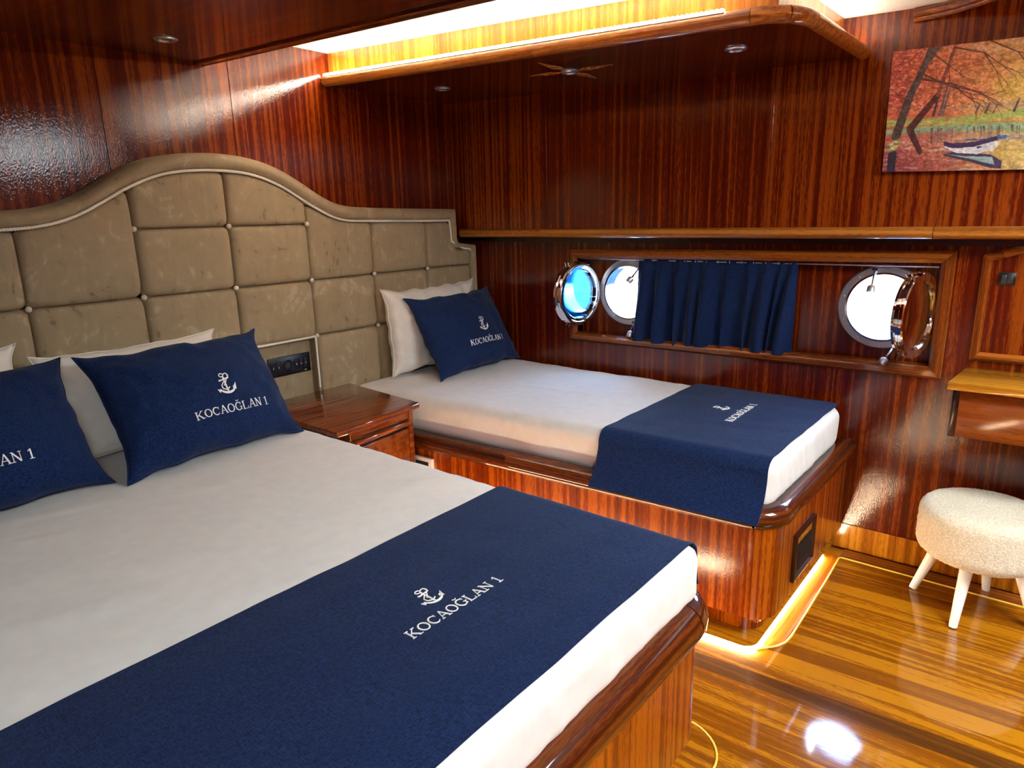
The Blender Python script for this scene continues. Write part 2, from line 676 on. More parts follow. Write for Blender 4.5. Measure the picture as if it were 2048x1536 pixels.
# ---- aft bulkhead behind the headboard
wb_ = thing('wall_back', (0.6, YW, 0), 'mahogany bulkhead panels behind the padded headboard', kind='structure')
seams = [-1.75, -0.6, 0.15, 1.107, 1.615, 2.334, 2.95]
for a, b in zip(seams[:-1], seams[1:]):
    box('panel', (a + 0.0003, b - 0.0003, YW, YW + 0.05, 0.0, 2.25), M['wall'], wb_, bevel=0.0012, seg=1)
box('backing', (-1.75, 3.12, YW + 0.03, YW + 0.1, -0.05, 2.3), M['dark_wood'], wb_)

# ---- hull side, upper part above the ledge
wr = thing('wall_right', (XU, 1.0, 0), 'mahogany hull side wall with long panels and ledge', kind='structure')
ys = [-1.75, -0.35, 0.13, 0.999, 2.117, 2.79]
for a, b in zip(ys[:-1], ys[1:]):
    box('panel', (XU, 3.0, a + 0.0003, b - 0.0003, 1.34, 2.25), M['wall'], wr, bevel=0.0012, seg=1)
box('backing', (2.99, 3.12, -1.75, 2.85, 1.30, 2.3), M['dark_wood'], wr)
# lower part with the window opening
WIN = (0.331, 2.047, 0.790, 1.272)
FW = 0.046
polyplate('lower_panel', [(-1.75, -0.02), (2.80, -0.02), (2.80, 1.36), (-1.75, 1.36)],
          [[(WIN[0] + FW, WIN[2] + FW), (WIN[1] - FW, WIN[2] + FW), (WIN[1] - FW, WIN[3] - FW), (WIN[0] + FW, WIN[3] - FW)]],
          lambda u, v, d: (XW + d, u, v), 0.055, M['wall'], wr, sharp=30)
PC = ((1.728, 1.051), (0.568, 1.051))      # porthole centres (y, z)
RO, RI = 0.170, 0.131
polyplate('recess_panel', [(0.30, 0.74), (2.08, 0.74), (2.08, 1.31), (0.30, 1.31)],
          [circle(c[0], c[1], RI + 0.006, 48) for c in PC], lambda u, v, d: (3.064 + d, u, v), 0.04, M['wall'], wr, sharp=30)
polyplate('outer_skin', [(-1.8, -0.1), (2.9, -0.1), (2.9, 1.4), (-1.8, 1.4)],
          [circle(c[0], c[1], RI + 0.012, 48) for c in PC], lambda u, v, d: (3.10 + d, u, v), 0.03, M['boat'], wr, sharp=30)
# lighter strip along the foot of the hull side
box('wall_foot_strip', (XW - 0.005, XW + 0.002, -1.7, 0.70, 0.0, 0.112), M['wall_foot'], wr)

# ---- unseen sides of the cabin
box('wall_left', (-1.85, -1.75, -1.85, 2.9, -0.05, 2.3), M['wall'], label='mahogany side wall of the cabin').__setitem__('kind', 'structure')
box('wall_front', (-1.85, 3.12, -1.85, -1.75, -0.05, 2.3), M['wall'], label='mahogany bulkhead behind the viewer').__setitem__('kind', 'structure')

# ---- ceiling
y0, y1 = -1.85, 2.9
v, f = hexa([(-1.85, y0, 2.182 + tilt(y0)), (3.13, y0, 2.182 + tilt(y0)), (3.13, y1, 2.182 + tilt(y1)), (-1.85, y1, 2.182 + tilt(y1)),
             (-1.85, y0, 2.33), (3.13, y0, 2.33), (3.13, y1, 2.33), (-1.85, y1, 2.33)])
tag(mk('ceiling', v, f, M['ceiling']), 'white painted ceiling between the wooden overheads', kind='structure')

# ---- soffit above the double bed
SX = 1.485
ya, yb = -0.25, YW
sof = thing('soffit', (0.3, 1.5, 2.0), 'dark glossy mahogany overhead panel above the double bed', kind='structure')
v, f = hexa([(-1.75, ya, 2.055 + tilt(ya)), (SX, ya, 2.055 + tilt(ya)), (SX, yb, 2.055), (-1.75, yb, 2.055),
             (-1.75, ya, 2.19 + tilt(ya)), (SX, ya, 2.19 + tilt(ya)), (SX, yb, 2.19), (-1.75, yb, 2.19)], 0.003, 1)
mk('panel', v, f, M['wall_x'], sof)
for nm_, q0, q1, t0, t1 in (('edge_trim', SX - 0.004, SX + 0.028, 2.047, 2.10), ('added_tape_lip', SX + 0.0285, SX + 0.034, 2.045, 2.113)):  # outer lip added to keep the led tape out of wall reflections
    v, f = hexa([(q0, ya, t0 + tilt(ya)), (q1, ya, t0 + tilt(ya)), (q1, yb - 0.001, t0), (q0, yb - 0.001, t0),
                 (q0, ya, t1 + tilt(ya)), (q1, ya, t1 + tilt(ya)), (q1, yb - 0.001, t1), (q0, yb - 0.001, t1)], 0.002, 1)
    mk(nm_, v, f, M['trim_y'], sof)


def strip(name, label, p0, p1, w, h, mat, nrm, n_diode, grp=None):
    """led tape: backing, glowing tape, bead-like diodes"""
    p0, p1, nrm = Vector(p0), Vector(p1), Vector(nrm).normalized()
    t = thing(name, (p0 + p1) / 2, label, 'light strip', grp)
    d = (p1 - p0).normalized()
    s = d.cross(nrm).normalized() * w / 2
    hh = nrm * h
    q = [p0 - s, p0 + s, p1 + s, p1 - s]
    v, f = hexa(q + [a + hh * 0.4 for a in q])
    mk('backing', v, f, M['white_plastic'], t)
    q2 = [a + hh * 0.4 + (-(a - (p0 if i < 2 else p1)) * 0.2) for i, a in enumerate(q)]
    v, f = hexa(q2 + [a + hh * 0.6 for a in q2])
    mk('tape', v, f, mat, t)
    parts = []
    for k in range(n_diode):
        c = p0.lerp(p1, (k + 0.5) / n_diode) + hh * 0.9
        e = [c - d * 0.003 - s * 0.6, c - d * 0.003 + s * 0.6, c + d * 0.003 + s * 0.6, c + d * 0.003 - s * 0.6]
        parts.append(hexa(e + [a + hh * 0.5 for a in e]))
    V, F = join(parts)
    o = mk('diodes', V, F, mat, t)
    o['kind'] = 'stuff'
    return t


strip('led_strip', 'led tape along the edge of the dark overhead above the double bed',
      (SX + 0.010, -0.2, 2.1005 + tilt(-0.2)), (SX + 0.010, 2.76, 2.1005 + tilt(2.76)), 0.012, 0.005, M['led_cove'], (0, 0, 1), 120)

# ---- shelf unit over the single bed
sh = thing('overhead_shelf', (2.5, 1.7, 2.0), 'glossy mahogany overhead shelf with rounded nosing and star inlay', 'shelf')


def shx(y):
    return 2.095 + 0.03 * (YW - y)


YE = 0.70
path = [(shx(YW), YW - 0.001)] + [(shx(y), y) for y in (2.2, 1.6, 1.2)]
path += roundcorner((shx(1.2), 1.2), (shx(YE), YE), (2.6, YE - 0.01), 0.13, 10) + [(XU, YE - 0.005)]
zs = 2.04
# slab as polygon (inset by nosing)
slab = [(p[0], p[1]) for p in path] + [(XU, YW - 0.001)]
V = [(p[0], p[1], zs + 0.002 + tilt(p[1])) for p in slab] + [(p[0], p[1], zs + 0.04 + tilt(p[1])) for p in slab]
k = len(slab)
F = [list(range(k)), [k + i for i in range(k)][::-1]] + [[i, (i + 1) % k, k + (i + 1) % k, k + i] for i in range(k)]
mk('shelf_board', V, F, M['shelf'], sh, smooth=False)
cutp = [0, 2, 4, 9, 14, 15]
for a, b in zip(cutp[:-1], cutp[1:]):
    V, F, UV = sweep([(p[0], p[1]) for p in path[a:b + 1]], bullnose(0.028, zs - 0.004, zs + 0.044, 0.004), zfun=tilt)
    mk('nosing', V, F, M['nose'], sh, uvs=UV, sharp=50)
# cabinet face above the shelf
BX = lambda y: 2.118 + 0.055 * (YW - y)
pts = [(BX(YW), YW), (BX(0.775), 0.775), (XU, 0.765)]
for (a, b) in ((pts[0], pts[1]), (pts[1], pts[2])):
    nseg = 3 if a is pts[0] else 1
    for i in range(nseg):
        p = Vector(a).lerp(Vector(b), i / nseg)
        q = Vector(a).lerp(Vector(b), (i + 1) / nseg)
        d = (q - p).normalized()
        nn = Vector((-d.y, d.x)) * 0.018
        if nn.dot(Vector((1, 1))) < 0:
            nn = -nn
        g = d * 0.0008
        p, q = p + g, q - g
        lo = [(p.x, p.y), (q.x, q.y), (q.x + nn.x, q.y + nn.y), (p.x + nn.x, p.y + nn.y)]
        v, f = hexa([(c[0], c[1], zs + 0.036 + tilt(c[1])) for c in lo] + [(c[0], c[1], 2.20 + tilt(c[1])) for c in lo])
        mk('upper_panel', v, f, M['wall_lit'], sh, smooth=False)
# star inlay in the underside
SCX, SCY = 2.480, 1.688
zi = lambda y: zs + 0.002 + tilt(y) - 0.0012
for deg, R, wd, mt in ((0, 0.20, 0.026, 'star_light'), (94, 0.195, 0.026, 'star_light'), (182, 0.23, 0.026, 'star_light'), (-96, 0.215, 0.026, 'star_light'), (-136, 0.31, 0.062, 'star_dark'), (44, 0.27, 0.062, 'star_dark')):
    a = math.radians(deg)
    e1, e2 = Vector((math.cos(a), math.sin(a))), Vector((-math.sin(a), math.cos(a)))
    k0, km = (0.034, 0.09) if mt == 'star_light' else (0.0, 0.05)
    C_ = Vector((SCX, SCY))
    q = [C_ + e1 * k0, C_ + e1 * km - e2 * wd, C_ + e1 * R, C_ + e1 * km + e2 * wd]
    hz = 0.0 if mt == 'star_light' else 0.0006
    v, f = hexa([(p.x, p.y, zi(p.y) + hz) for p in q] + [(p.x, p.y, zi(p.y) + 0.003) for p in q])
    mk('star_point', v, f, M[mt], sh, smooth=False)

strip('led_strip', 'led tape along the rounded end of the overhead shelf beside the picture',
      (2.34, 0.722, zs + 0.038 + tilt(0.72)), (2.88, 0.714, zs + 0.038 + tilt(0.72)), 0.012, 0.008, M['led_end'], (0, -0.5, 1), 30)
strip('led_strip', 'led tape glowing along the nosing on top of the overhead shelf',
      (shx(2.75) - 0.018, 2.765, zs + 0.038 + tilt(2.76)), (shx(0.9) - 0.018, 0.9, zs + 0.038 + tilt(0.9)), 0.012, 0.008, M['led_shelf'], (-0.5, 0, 1), 120)


def spot(x, y, z, label, group=None):
    t = thing('recessed_spotlight', (x, y, z), label, 'spotlight', group)
    V, F = lathe([(0.020, -0.0025), (0.024, -0.006), (0.034, -0.005), (0.038, -0.001), (0.038, 0.001), (0.020, 0.001)], (x, y, z), (0, 0, 1), 28, closed=True)
    mk('bezel', V, F, M['steel_b'], t)
    V, F = lathe([(0.0, -0.0015), (0.012, -0.0025), (0.0215, -0.001), (0.0215, 0.001), (0.0, 0.001)], (x, y, z), (0, 0, 1), 20)
    mk('lens', V, F, M['lens'], t)
    return t


def on_tilt(px, z0):
    """point under the tilted overhead at z0 seen at reference pixel"""
    d = fw + (px[0] - 1024) / FPX * r2 - (px[1] - 768) / FPX * u2
    t = 1.0
    for _ in range(30):
        y = d.y * t
        t = (z0 + tilt(y) - CAM.z) / d.z
    return CAM + d * t


for px, z0, lb in (((331, 77), 2.055, 'small round spotlight in the dark overhead above the double bed'),
                   ((885, 177), zs + 0.002, 'round spotlight in the shelf underside near the headboard corner'),
                   ((1140, 143), zs + 0.002, 'round spotlight at the centre of the star inlay'),
                   ((1472, 97), zs + 0.002, 'round spotlight in the shelf underside nearest the picture')):
    p = on_tilt(px, z0)
    spot(p.x, p.y, p.z - 0.0012, lb, 'recessed ceiling spotlights')

# emitters out of view: a daylight hatch stand-in and an added fill lamp
def unseen_light_panel(x, y, w, h, label):
    z = 2.182 + tilt(y)
    t = thing('unseen_light_panel', (x, y, z), label, 'lamp', 'unseen ceiling light panels')
    box('frame', (x - w / 2 - 0.02, x + w / 2 + 0.02, y - h / 2 - 0.02, y + h / 2 + 0.02, z - 0.016, z + 0.012), M['white_plastic'], t, bevel=0.004)
    box('diffuser', (x - w / 2, x + w / 2, y - h / 2, y + h / 2, z - 0.022, z - 0.015), M['lamp'], t, bevel=0.002)


unseen_light_panel(1.80, -0.95, 0.80, 0.95, 'large unseen ceiling panel standing in for a daylight hatch beyond the foot of the beds')
unseen_light_panel(-0.55, -1.0, 0.70, 0.80, 'added fill lamp on the ceiling behind the viewer')

# ---- ledge along the hull wall
tr = thing('trim_1', (XL, 1.2, 1.33), 'teak ledge running along the hull side above the window', kind='structure')
lp = [(0.0, 1.328), (0.022, 1.328), (0.032, 1.335), (0.036, 1.349), (0.032, 1.364), (0.022, 1.371), (0.0, 1.371)]
for a, b in ((2.712, 2.15), (2.149, 0.4), (0.399, -1.7)):
    V = []
    for y in (a - 0.0006, b + 0.0006):
        for o_, z in lp:
            V.append((XL + 0.036 - o_ if o_ > 0 else XW + 0.005, y, z))
    m_ = len(lp)
    F = [[q, (q + 1) % m_, m_ + (q + 1) % m_, m_ + q] for q in range(m_)] + [list(range(m_)), [m_ + q for q in range(m_)][::-1]]
    mk('ledge_piece', V, F, M['nose'], tr, sharp=40)

# ---- ceiling moulding top right
cm = thing('trim_2', (2.86, 0.4, 2.07), 'ribbed curved mahogany moulding under the ceiling above the picture', kind='structure')
for j, (dz, r) in enumerate(((0.0, 0.011), (-0.016, 0.009), (0.014, 0.008))):
    pth = []
    for k in range(15):
        y = 0.536 - 0.30 * k / 14
        s_ = k / 14
        pth.append((XU - 0.012 - 0.16 * s_ ** 2.0 - (0.01 if j == 0 else 0), y, 2.083 + dz + tilt(y) - tilt(0.53) + 0.012 * s_))
    V, F = tube(pth, r, 10)
    mk('rib', V, F, M['trim_y'], cm)

# ---- window frame moulding
wf = thing('window_frame', (XW, 1.19, WIN[2]), 'long mahogany window frame around the two portholes', 'window frame')
prof = [(0, 0.0), (0, 0.012), (0.010, 0.020), (0.030, 0.022), (0.040, 0.016), (FW, 0.010), (FW, -0.05), (FW - 0.006, -0.05), (FW - 0.006, 0.0)]
rect = [(WIN[0], WIN[2] + 0.006), (WIN[1], WIN[2] - 0.004), (WIN[1], WIN[3] - 0.008), (WIN[0], WIN[3] + 0.010)]
moulding(rect, prof, lambda u, v, d: (XW - d, u, v), (M['trim_y'], M['trim_z']), wf)

# ---- portholes


def porthole(n, c, side, theta, label):
    cy, cz = c
    t = thing('window_%d' % n, (3.064, cy, cz), label, kind='structure')
    X = (-1, 0, 0)
    o = (3.064, cy, cz)
    V, F = lathe([(RI, 0.0), (RI, 0.006), (RI + 0.004, 0.010), (RO - 0.006, 0.010), (RO, 0.004), (RO, 0.0)], o, X, 56, closed=True)
    fl = mk('flange_ring', V, F, M['steel_b'], t)
    for k in range(10):
        a = 2 * math.pi * (k + 0.4) / 10
        V, F = lathe([(0.0, 0.0135), (0.003, 0.013), (0.005, 0.0105), (0.005, 0.008), (0, 0.008)], (3.064, cy + 0.152 * math.cos(a), cz + 0.152 * math.sin(a)), X, 10)
        mk('screw', V, F, M['steel_b'], fl)
    V, F = lathe([(RI, 0.012), (RI + 0.008, 0.012), (RI + 0.008, -0.075), (RI, -0.075)], o, X, 56, closed=True)
    mk('sleeve', V, F, M['steel'], t)
    # opened cover
    hy = cy + side * (RO + 0.002)
    H = Vector((3.048, hy, cz))
    th = math.radians(theta)
    dr = Vector((-math.sin(th), -side * math.cos(th), 0))       # hinge -> free edge
    nr = Vector((math.cos(th), -side * math.sin(th), 0))        # sea face normal
    cc = H + dr * 0.162
    V, F = lathe([(0.122, 0.012), (0.126, 0.017), (0.138, 0.017), (0.140, 0.021), (0.150, 0.021), (0.158, 0.016), (0.160, 0.006), (0.154, 0.002), (0.154, -0.006), (0.160, -0.010), (0.160, -0.020), (0.155, -0.024), (0.128, -0.024), (0.122, -0.018)], cc, nr, 56, closed=True)
    cov = mk('cover_ring', V, F, M['steel'], t)
    V, F = lathe([(0.0, 0.004), (0.124, 0.004), (0.124, -0.004), (0.0, -0.004)], cc, nr, 48)
    mk('glass_pane', V, F, M['glass'], cov)
    V, F = lathe([(0.0, -0.008), (0.126, -0.008), (0.126, -0.013), (0.06, -0.019), (0.0, -0.021)], cc, nr, 48)
    mk('deadlight_disc', V, F, M['steel'], cov)
    # hinge knuckle, two latch forks on the cover
    for s in (-1, 1):
        V, F = tube([H + Vector((0, 0, s * 0.028)), H + Vector((0, 0, s * 0.050))], 0.009, 12)
        mk('hinge_knuckle', V, F, M['steel'], t)
    for ang in (62, -62):
        a = math.radians(ang)
        rd = dr * math.cos(a) + Vector((0, 0, 1)) * math.sin(a)
        tg = nr.cross(rd)
        parts = []
        for s in (-1, 1):
            p = cc + rd * 0.155 + nr * s * 0.010
            parts.append(tube([p, p + rd * 0.012, p + rd * 0.026], [0.0055, 0.006, 0.004], 8))
        V, F = join(parts)
        mk('latch_fork', V, F, M['steel'], cov)
    return t


def swing_bolt(t, c, ang, d, ln=0.085):
    cy, cz = c
    a = math.radians(ang)
    p = Vector((3.052, cy + 0.155 * math.cos(a), cz + 0.155 * math.sin(a)))
    d = Vector(d).normalized()
    e = p + d * ln
    V, F = join([tube([p - Vector((0, 0.010, 0)), p + Vector((0, 0.010, 0))], 0.006, 10), tube([p, p + d * 0.02, p + d * 0.022, e], [0.0035, 0.0035, 0.0045, 0.0045], 10)])
    b = mk('swing_bolt', V, F, M['steel'], t)
    V, F = lathe([(0, -0.010), (0.010, -0.010), (0.016, -0.004), (0.017, 0.018), (0.014, 0.024), (0, 0.025)], e, d, 14)
    mk('knob', V, F, M['steel_b'], b)


w1 = porthole(1, PC[0], 1, 97, 'round steel porthole beside the headboard with its glass cover, tinted as if reflecting the sea, swung open')
w2 = porthole(2, PC[1], -1, 78, 'round steel porthole near the vanity with its cover swung open edge-on')
swing_bolt(w1, PC[0], 118, (-0.55, 0.35, -0.75))
swing_bolt(w1, PC[0], 255, (-0.5, 0.05, -0.85), 0.06)
swing_bolt(w2, PC[1], 75, (-0.6, -0.05, -0.8))
swing_bolt(w2, PC[1], 245, (-0.55, 0.35, -0.75))

# ================================================================== BEDS


def xm(y):                               # inner long edge of the single mattress
    return 2.03 + (2.3 - y) * 0.055


def path_bed(xf, yf, off, r, xend, ytop, nside=6):
    """inner side from head to foot, rounded corner, then foot side; offset outward by off"""
    ys_ = [ytop + (yf - off + 0.3 - ytop) * k / nside for k in range(nside + 1)]
    a = [(xf(y) + off[0], y) for y in ys_] if isinstance(off, tuple) else None
    return a


def bed_path(side, foot, r, far, head):
    """side(y): x of long side; outward to the right of travel handled by caller"""
    pts = [(side(y), y) for y in (head, head - 0.5, head - 1.0, foot + 0.3)]
    pts += roundcorner((side(foot + 0.3), foot + 0.3), (side(foot), foot), (far, foot), r, 10)
    pts += [(far, foot)]
    return pts


# ---- single bed base
sb = thing('single_bed_base', (2.5, 1.6, 0), 'mahogany single bed base under the portholes with dark rounded rail', 'bed')
outer = lambda off: (lambda y: xm(y) - off)
# travelling head -> foot along the inner side: right of travel is -x (outward)
pth = bed_path(outer(0.040), 0.628, 0.09, XW, YH - 0.02)
V, F, UV = sweep(pth, [(0, 0.098), (0, 0.43), (-0.02, 0.43), (-0.02, 0.098)])
mk('side_panel', V, F, M['base'], sb, uvs=[(u, v + 0.0) for u, v in UV], sharp=40)
pth = bed_path(outer(-0.018), 0.680, 0.07, XW, YH - 0.02)
V, F, UV = sweep(pth, [(0, 0.0), (0, 0.104), (-0.03, 0.104), (-0.03, 0.0)])
mk('toe_board', V, F, M['base'], sb, uvs=UV, sharp=40)
pth = bed_path(outer(0.004), 0.660, 0.075, XW, YH - 0.02)
cuts = [0, 2, 6, 14, len(pth) - 1]
for a, b in zip(cuts[:-1], cuts[1:]):
    V, F, UV = sweep(pth[a:b + 1], bullnose(0.062, 0.422, 0.502, 0.001))
    mk('rail', V, F, M['rail'], sb, uvs=UV, sharp=50)
v, f = hexa([(xm(0.68) + 0.02, 0.68, 0.40), (XW, 0.68, 0.40), (XW, YH - 0.03, 0.40), (xm(2.68) + 0.02, YH - 0.03, 0.40),
             (xm(0.68) + 0.02, 0.68, 0.478), (XW, 0.68, 0.478), (XW, YH - 0.03, 0.478), (xm(2.68) + 0.02, YH - 0.03, 0.478)])
mk('platform', v, f, M['rail'], sb, smooth=False)
# vent in the foot end
vx0, vx1, vz0, vz1, vy = 2.30, 2.535, 0.155, 0.335, 0.628
vent = thing('vent_grille', ((vx0 + vx1) / 2, vy, vz0), 'dark louvred vent in the foot end of the single bed', 'vent')
vr = [(vx0, vz0), (vx1, vz0), (vx1, vz1), (vx0, vz1)]
moulding(vr, [(0, 0.0), (0, 0.014), (0.008, 0.016), (0.014, 0.006), (0.014, 0.0)], lambda u, v_, d: (u, vy - d, v_), (M['dark_wood'], M['dark_wood']), vent, 'frame_bar')
box('backplate', (vx0 + 0.01, vx1 - 0.01, vy - 0.003, vy + 0.001, vz0 + 0.01, vz1 - 0.01), M['golden'], vent)
gpl = box('grille_plate', (vx0 + 0.045, vx1 - 0.03, vy - 0.006, vy - 0.002, vz0 + 0.022, vz1 - 0.055), M['grille'], vent)
for k in range(7):
    z = vz0 + 0.03 + k * 0.0145
    v, f = hexa([(vx0 + 0.045, vy - 0.013, z), (vx1 - 0.035, vy - 0.013, z), (vx1 - 0.035, vy - 0.005, z + 0.008), (vx0 + 0.045, vy - 0.005, z + 0.008),
                 (vx0 + 0.045, vy - 0.013, z + 0.002), (vx1 - 0.035, vy - 0.013, z + 0.002), (vx1 - 0.035, vy - 0.005, z + 0.010), (vx0 + 0.045, vy - 0.005, z + 0.010)])
    mk('louvre', v, f, M['grille'], gpl, smooth=False)
# thermostat on the aisle side
tx = xm(2.16) - 0.040
th = thing('thermostat', (tx, 2.16, 0.29), 'small white wall controller with dark screen on the single bed base', 'thermostat')
v, f = hexa([(xm(2.10) - 0.055, 2.10, 0.300), (xm(2.10) - 0.038, 2.10, 0.300), (xm(2.215) - 0.038, 2.215, 0.300), (xm(2.215) - 0.055, 2.215, 0.300),
             (xm(2.10) - 0.055, 2.10, 0.395), (xm(2.10) - 0.038, 2.10, 0.395), (xm(2.215) - 0.038, 2.215, 0.395), (xm(2.215) - 0.055, 2.215, 0.395)], 0.004, 2)
mk('housing', v, f, M['white_plastic'], th)
v, f = hexa([(xm(2.12) - 0.058, 2.12, 0.318), (xm(2.12) - 0.053, 2.12, 0.318), (xm(2.198) - 0.053, 2.198, 0.318), (xm(2.198) - 0.058, 2.198, 0.318),
             (xm(2.12) - 0.058, 2.12, 0.378), (xm(2.12) - 0.053, 2.12, 0.378), (xm(2.198) - 0.053, 2.198, 0.378), (xm(2.198) - 0.058, 2.198, 0.378)], 0.002, 1)
mk('screen', v, f, M['screen'], th)

# ---- double bed base
db = thing('double_bed_base', (0.65, 1.6, 0), 'mahogany double bed base with wide dark rounded foot rail', 'bed')
DX = 1.470
DL = -0.25
pth = bed_path(lambda y: DX + 0.058, 0.600, 0.09, 0, YH - 0.02)


def double_path(off, foot, r):
    # head -> foot on the right side travelling -y has outward = -x, so travel foot-left -> corner -> head instead
    x = DX + off
    p = [(DL - off, YH - 0.02), (DL - off, foot + 0.3)] + roundcorner((DL - off, foot + 0.3), (DL - off, foot), (x, foot), r, 8)
    p += [(0.6, foot)] + roundcorner((DL, foot), (x, foot), (x, 1.0), r, 10) + [(x, 1.0), (x, 1.6), (x, 2.2), (x, YH - 0.02)]
    return p


pth = double_path(0.055, 0.610, 0.09)
V, F, UV = sweep(pth, [(0, 0.098), (0, 0.43), (-0.02, 0.43), (-0.02, 0.098)])
mk('side_panel', V, F, M['base'], db, uvs=UV, sharp=40)
pth = double_path(0.0, 0.660, 0.07)
V, F, UV = sweep(pth, [(0, 0.0), (0, 0.104), (-0.03, 0.104), (-0.03, 0.0)])
mk('toe_board', V, F, M['base'], db, uvs=UV, sharp=40)
pth = double_path(0.02, 0.635, 0.09)
cuts = [0, 10, 11, 12, 22, 26]
for a, b in zip(cuts[:-1], cuts[1:]):
    V, F, UV = sweep(pth[a:b + 1], bullnose(0.066, 0.408, 0.520, 0.015))
    mk('rail', V, F, M['rail'], db, uvs=UV, sharp=50)
box('platform', (DL, DX, 0.64, YH - 0.03, 0.40, 0.505), M['rail'], db)

# ---- plinths, floor borders, inlays and floor led tapes
pl = thing('trim_3', (2.5, 1.2, 0), 'polished wooden floor border around the single bed', kind='structure')
pth = bed_path(outer(0.078), 0.655, 0.05, XW - 0.012, 2.10)
polyplate('plinth_board', pth + [(XW - 0.012, 2.10)], [], lambda u, v_, d: (u, v_, d), 0.016, M['plank'], pl, sharp=40)
V, F, UV = sweep([(2.10, 0.62), (2.16, 0.594), (2.30, 0.589), (2.6, 0.594), (2.91, 0.602)], [(0, 0.0), (0, 0.003), (-0.07, 0.003), (-0.07, 0.0)])
mk('border_board', V, F, M['margin'], pl, uvs=UV)
V, F = tube([(2.066, 0.652, 0.002), (2.085, 0.640, 0.002), (2.110, 0.617, 0.002), (2.135, 0.600, 0.002), (2.165, 0.588, 0.002), (2.21, 0.583, 0.002), (2.40, 0.586, 0.002), (2.70, 0.592, 0.002), (2.893, 0.599, 0.002), (2.903, 0.592, 0.002), (2.902, 0.45, 0.002), (2.90, -1.6, 0.002)], 0.0032, 6)
mk('inlay', V, F, M['inlay'], pl)
box('wall_board', (2.905, 2.99, -1.65, 0.60, -0.002, 0.002), M['trim_y'], pl)
pl2 = thing('trim_4', (1.2, 0.9, 0), 'polished wooden floor border around the double bed', kind='structure')
pth = double_path(0.146, 0.564, 0.13)
polyplate('plinth_board', pth[11:] + [(0.6, 2.6)], [], lambda u, v_, d: (u, v_, d), 0.004, M['plank'], pl2, sharp=40)
pth = double_path(0.150, 0.560, 0.13)
V, F = tube([(p[0], p[1], 0.002) for p in pth[10:]], 0.0032, 6)
mk('inlay', V, F, M['inlay'], pl2)


def floor_tape(label, pts, group):
    """glowing tape along a floor edge; pts with outward normal to the right of travel"""
    t = thing('floor_led_tape', (sum(p[0] for p in pts) / len(pts), sum(p[1] for p in pts) / len(pts), 0.0), label, 'light strip', group)
    V, F, UV = sweep(pts, [(0.0005, 0.003), (0.0025, 0.003), (0.0025, 0.014), (0.0005, 0.014)])
    mk('tape', V, F, M['led_floor'], t)
    parts = []
    for a, b in zip(pts[:-1], pts[1:]):
        a, b = Vector(a), Vector(b)
        L = (b - a).length
        for k in range(int(L / 0.022)):
            p = a.lerp(b, (k + 0.5) / max(1, int(L / 0.022)))
            d = (b - a).normalized()
            nn = Vector((d.y, -d.x))
            c = p + nn * 0.004
            parts.append(hexa(boxpts(c.x - 0.0025, c.x + 0.0025, c.y - 0.0025, c.y + 0.0025, 0.005, 0.012)))
    V, F = join(parts)
    o = mk('diodes', V, F, M['led_floor'], t)
    o['kind'] = 'stuff'


pth = bed_path(outer(0.078), 0.655, 0.05, 2.86, 2.10)
floor_tape('warm led tape along the floor border of the single bed', pth, 'floor light strips')
floor_tape('warm led tape along the aisle side of the double bed', [(DX + 0.125, 0.86), (DX + 0.125, 1.5), (DX + 0.125, 2.04)], 'floor light strips')
floor_tape('warm led tape under the foot end of the double bed', [(-0.1, 0.645), (0.6, 0.645), (1.40, 0.645)], 'floor light strips')


# ---- mattresses


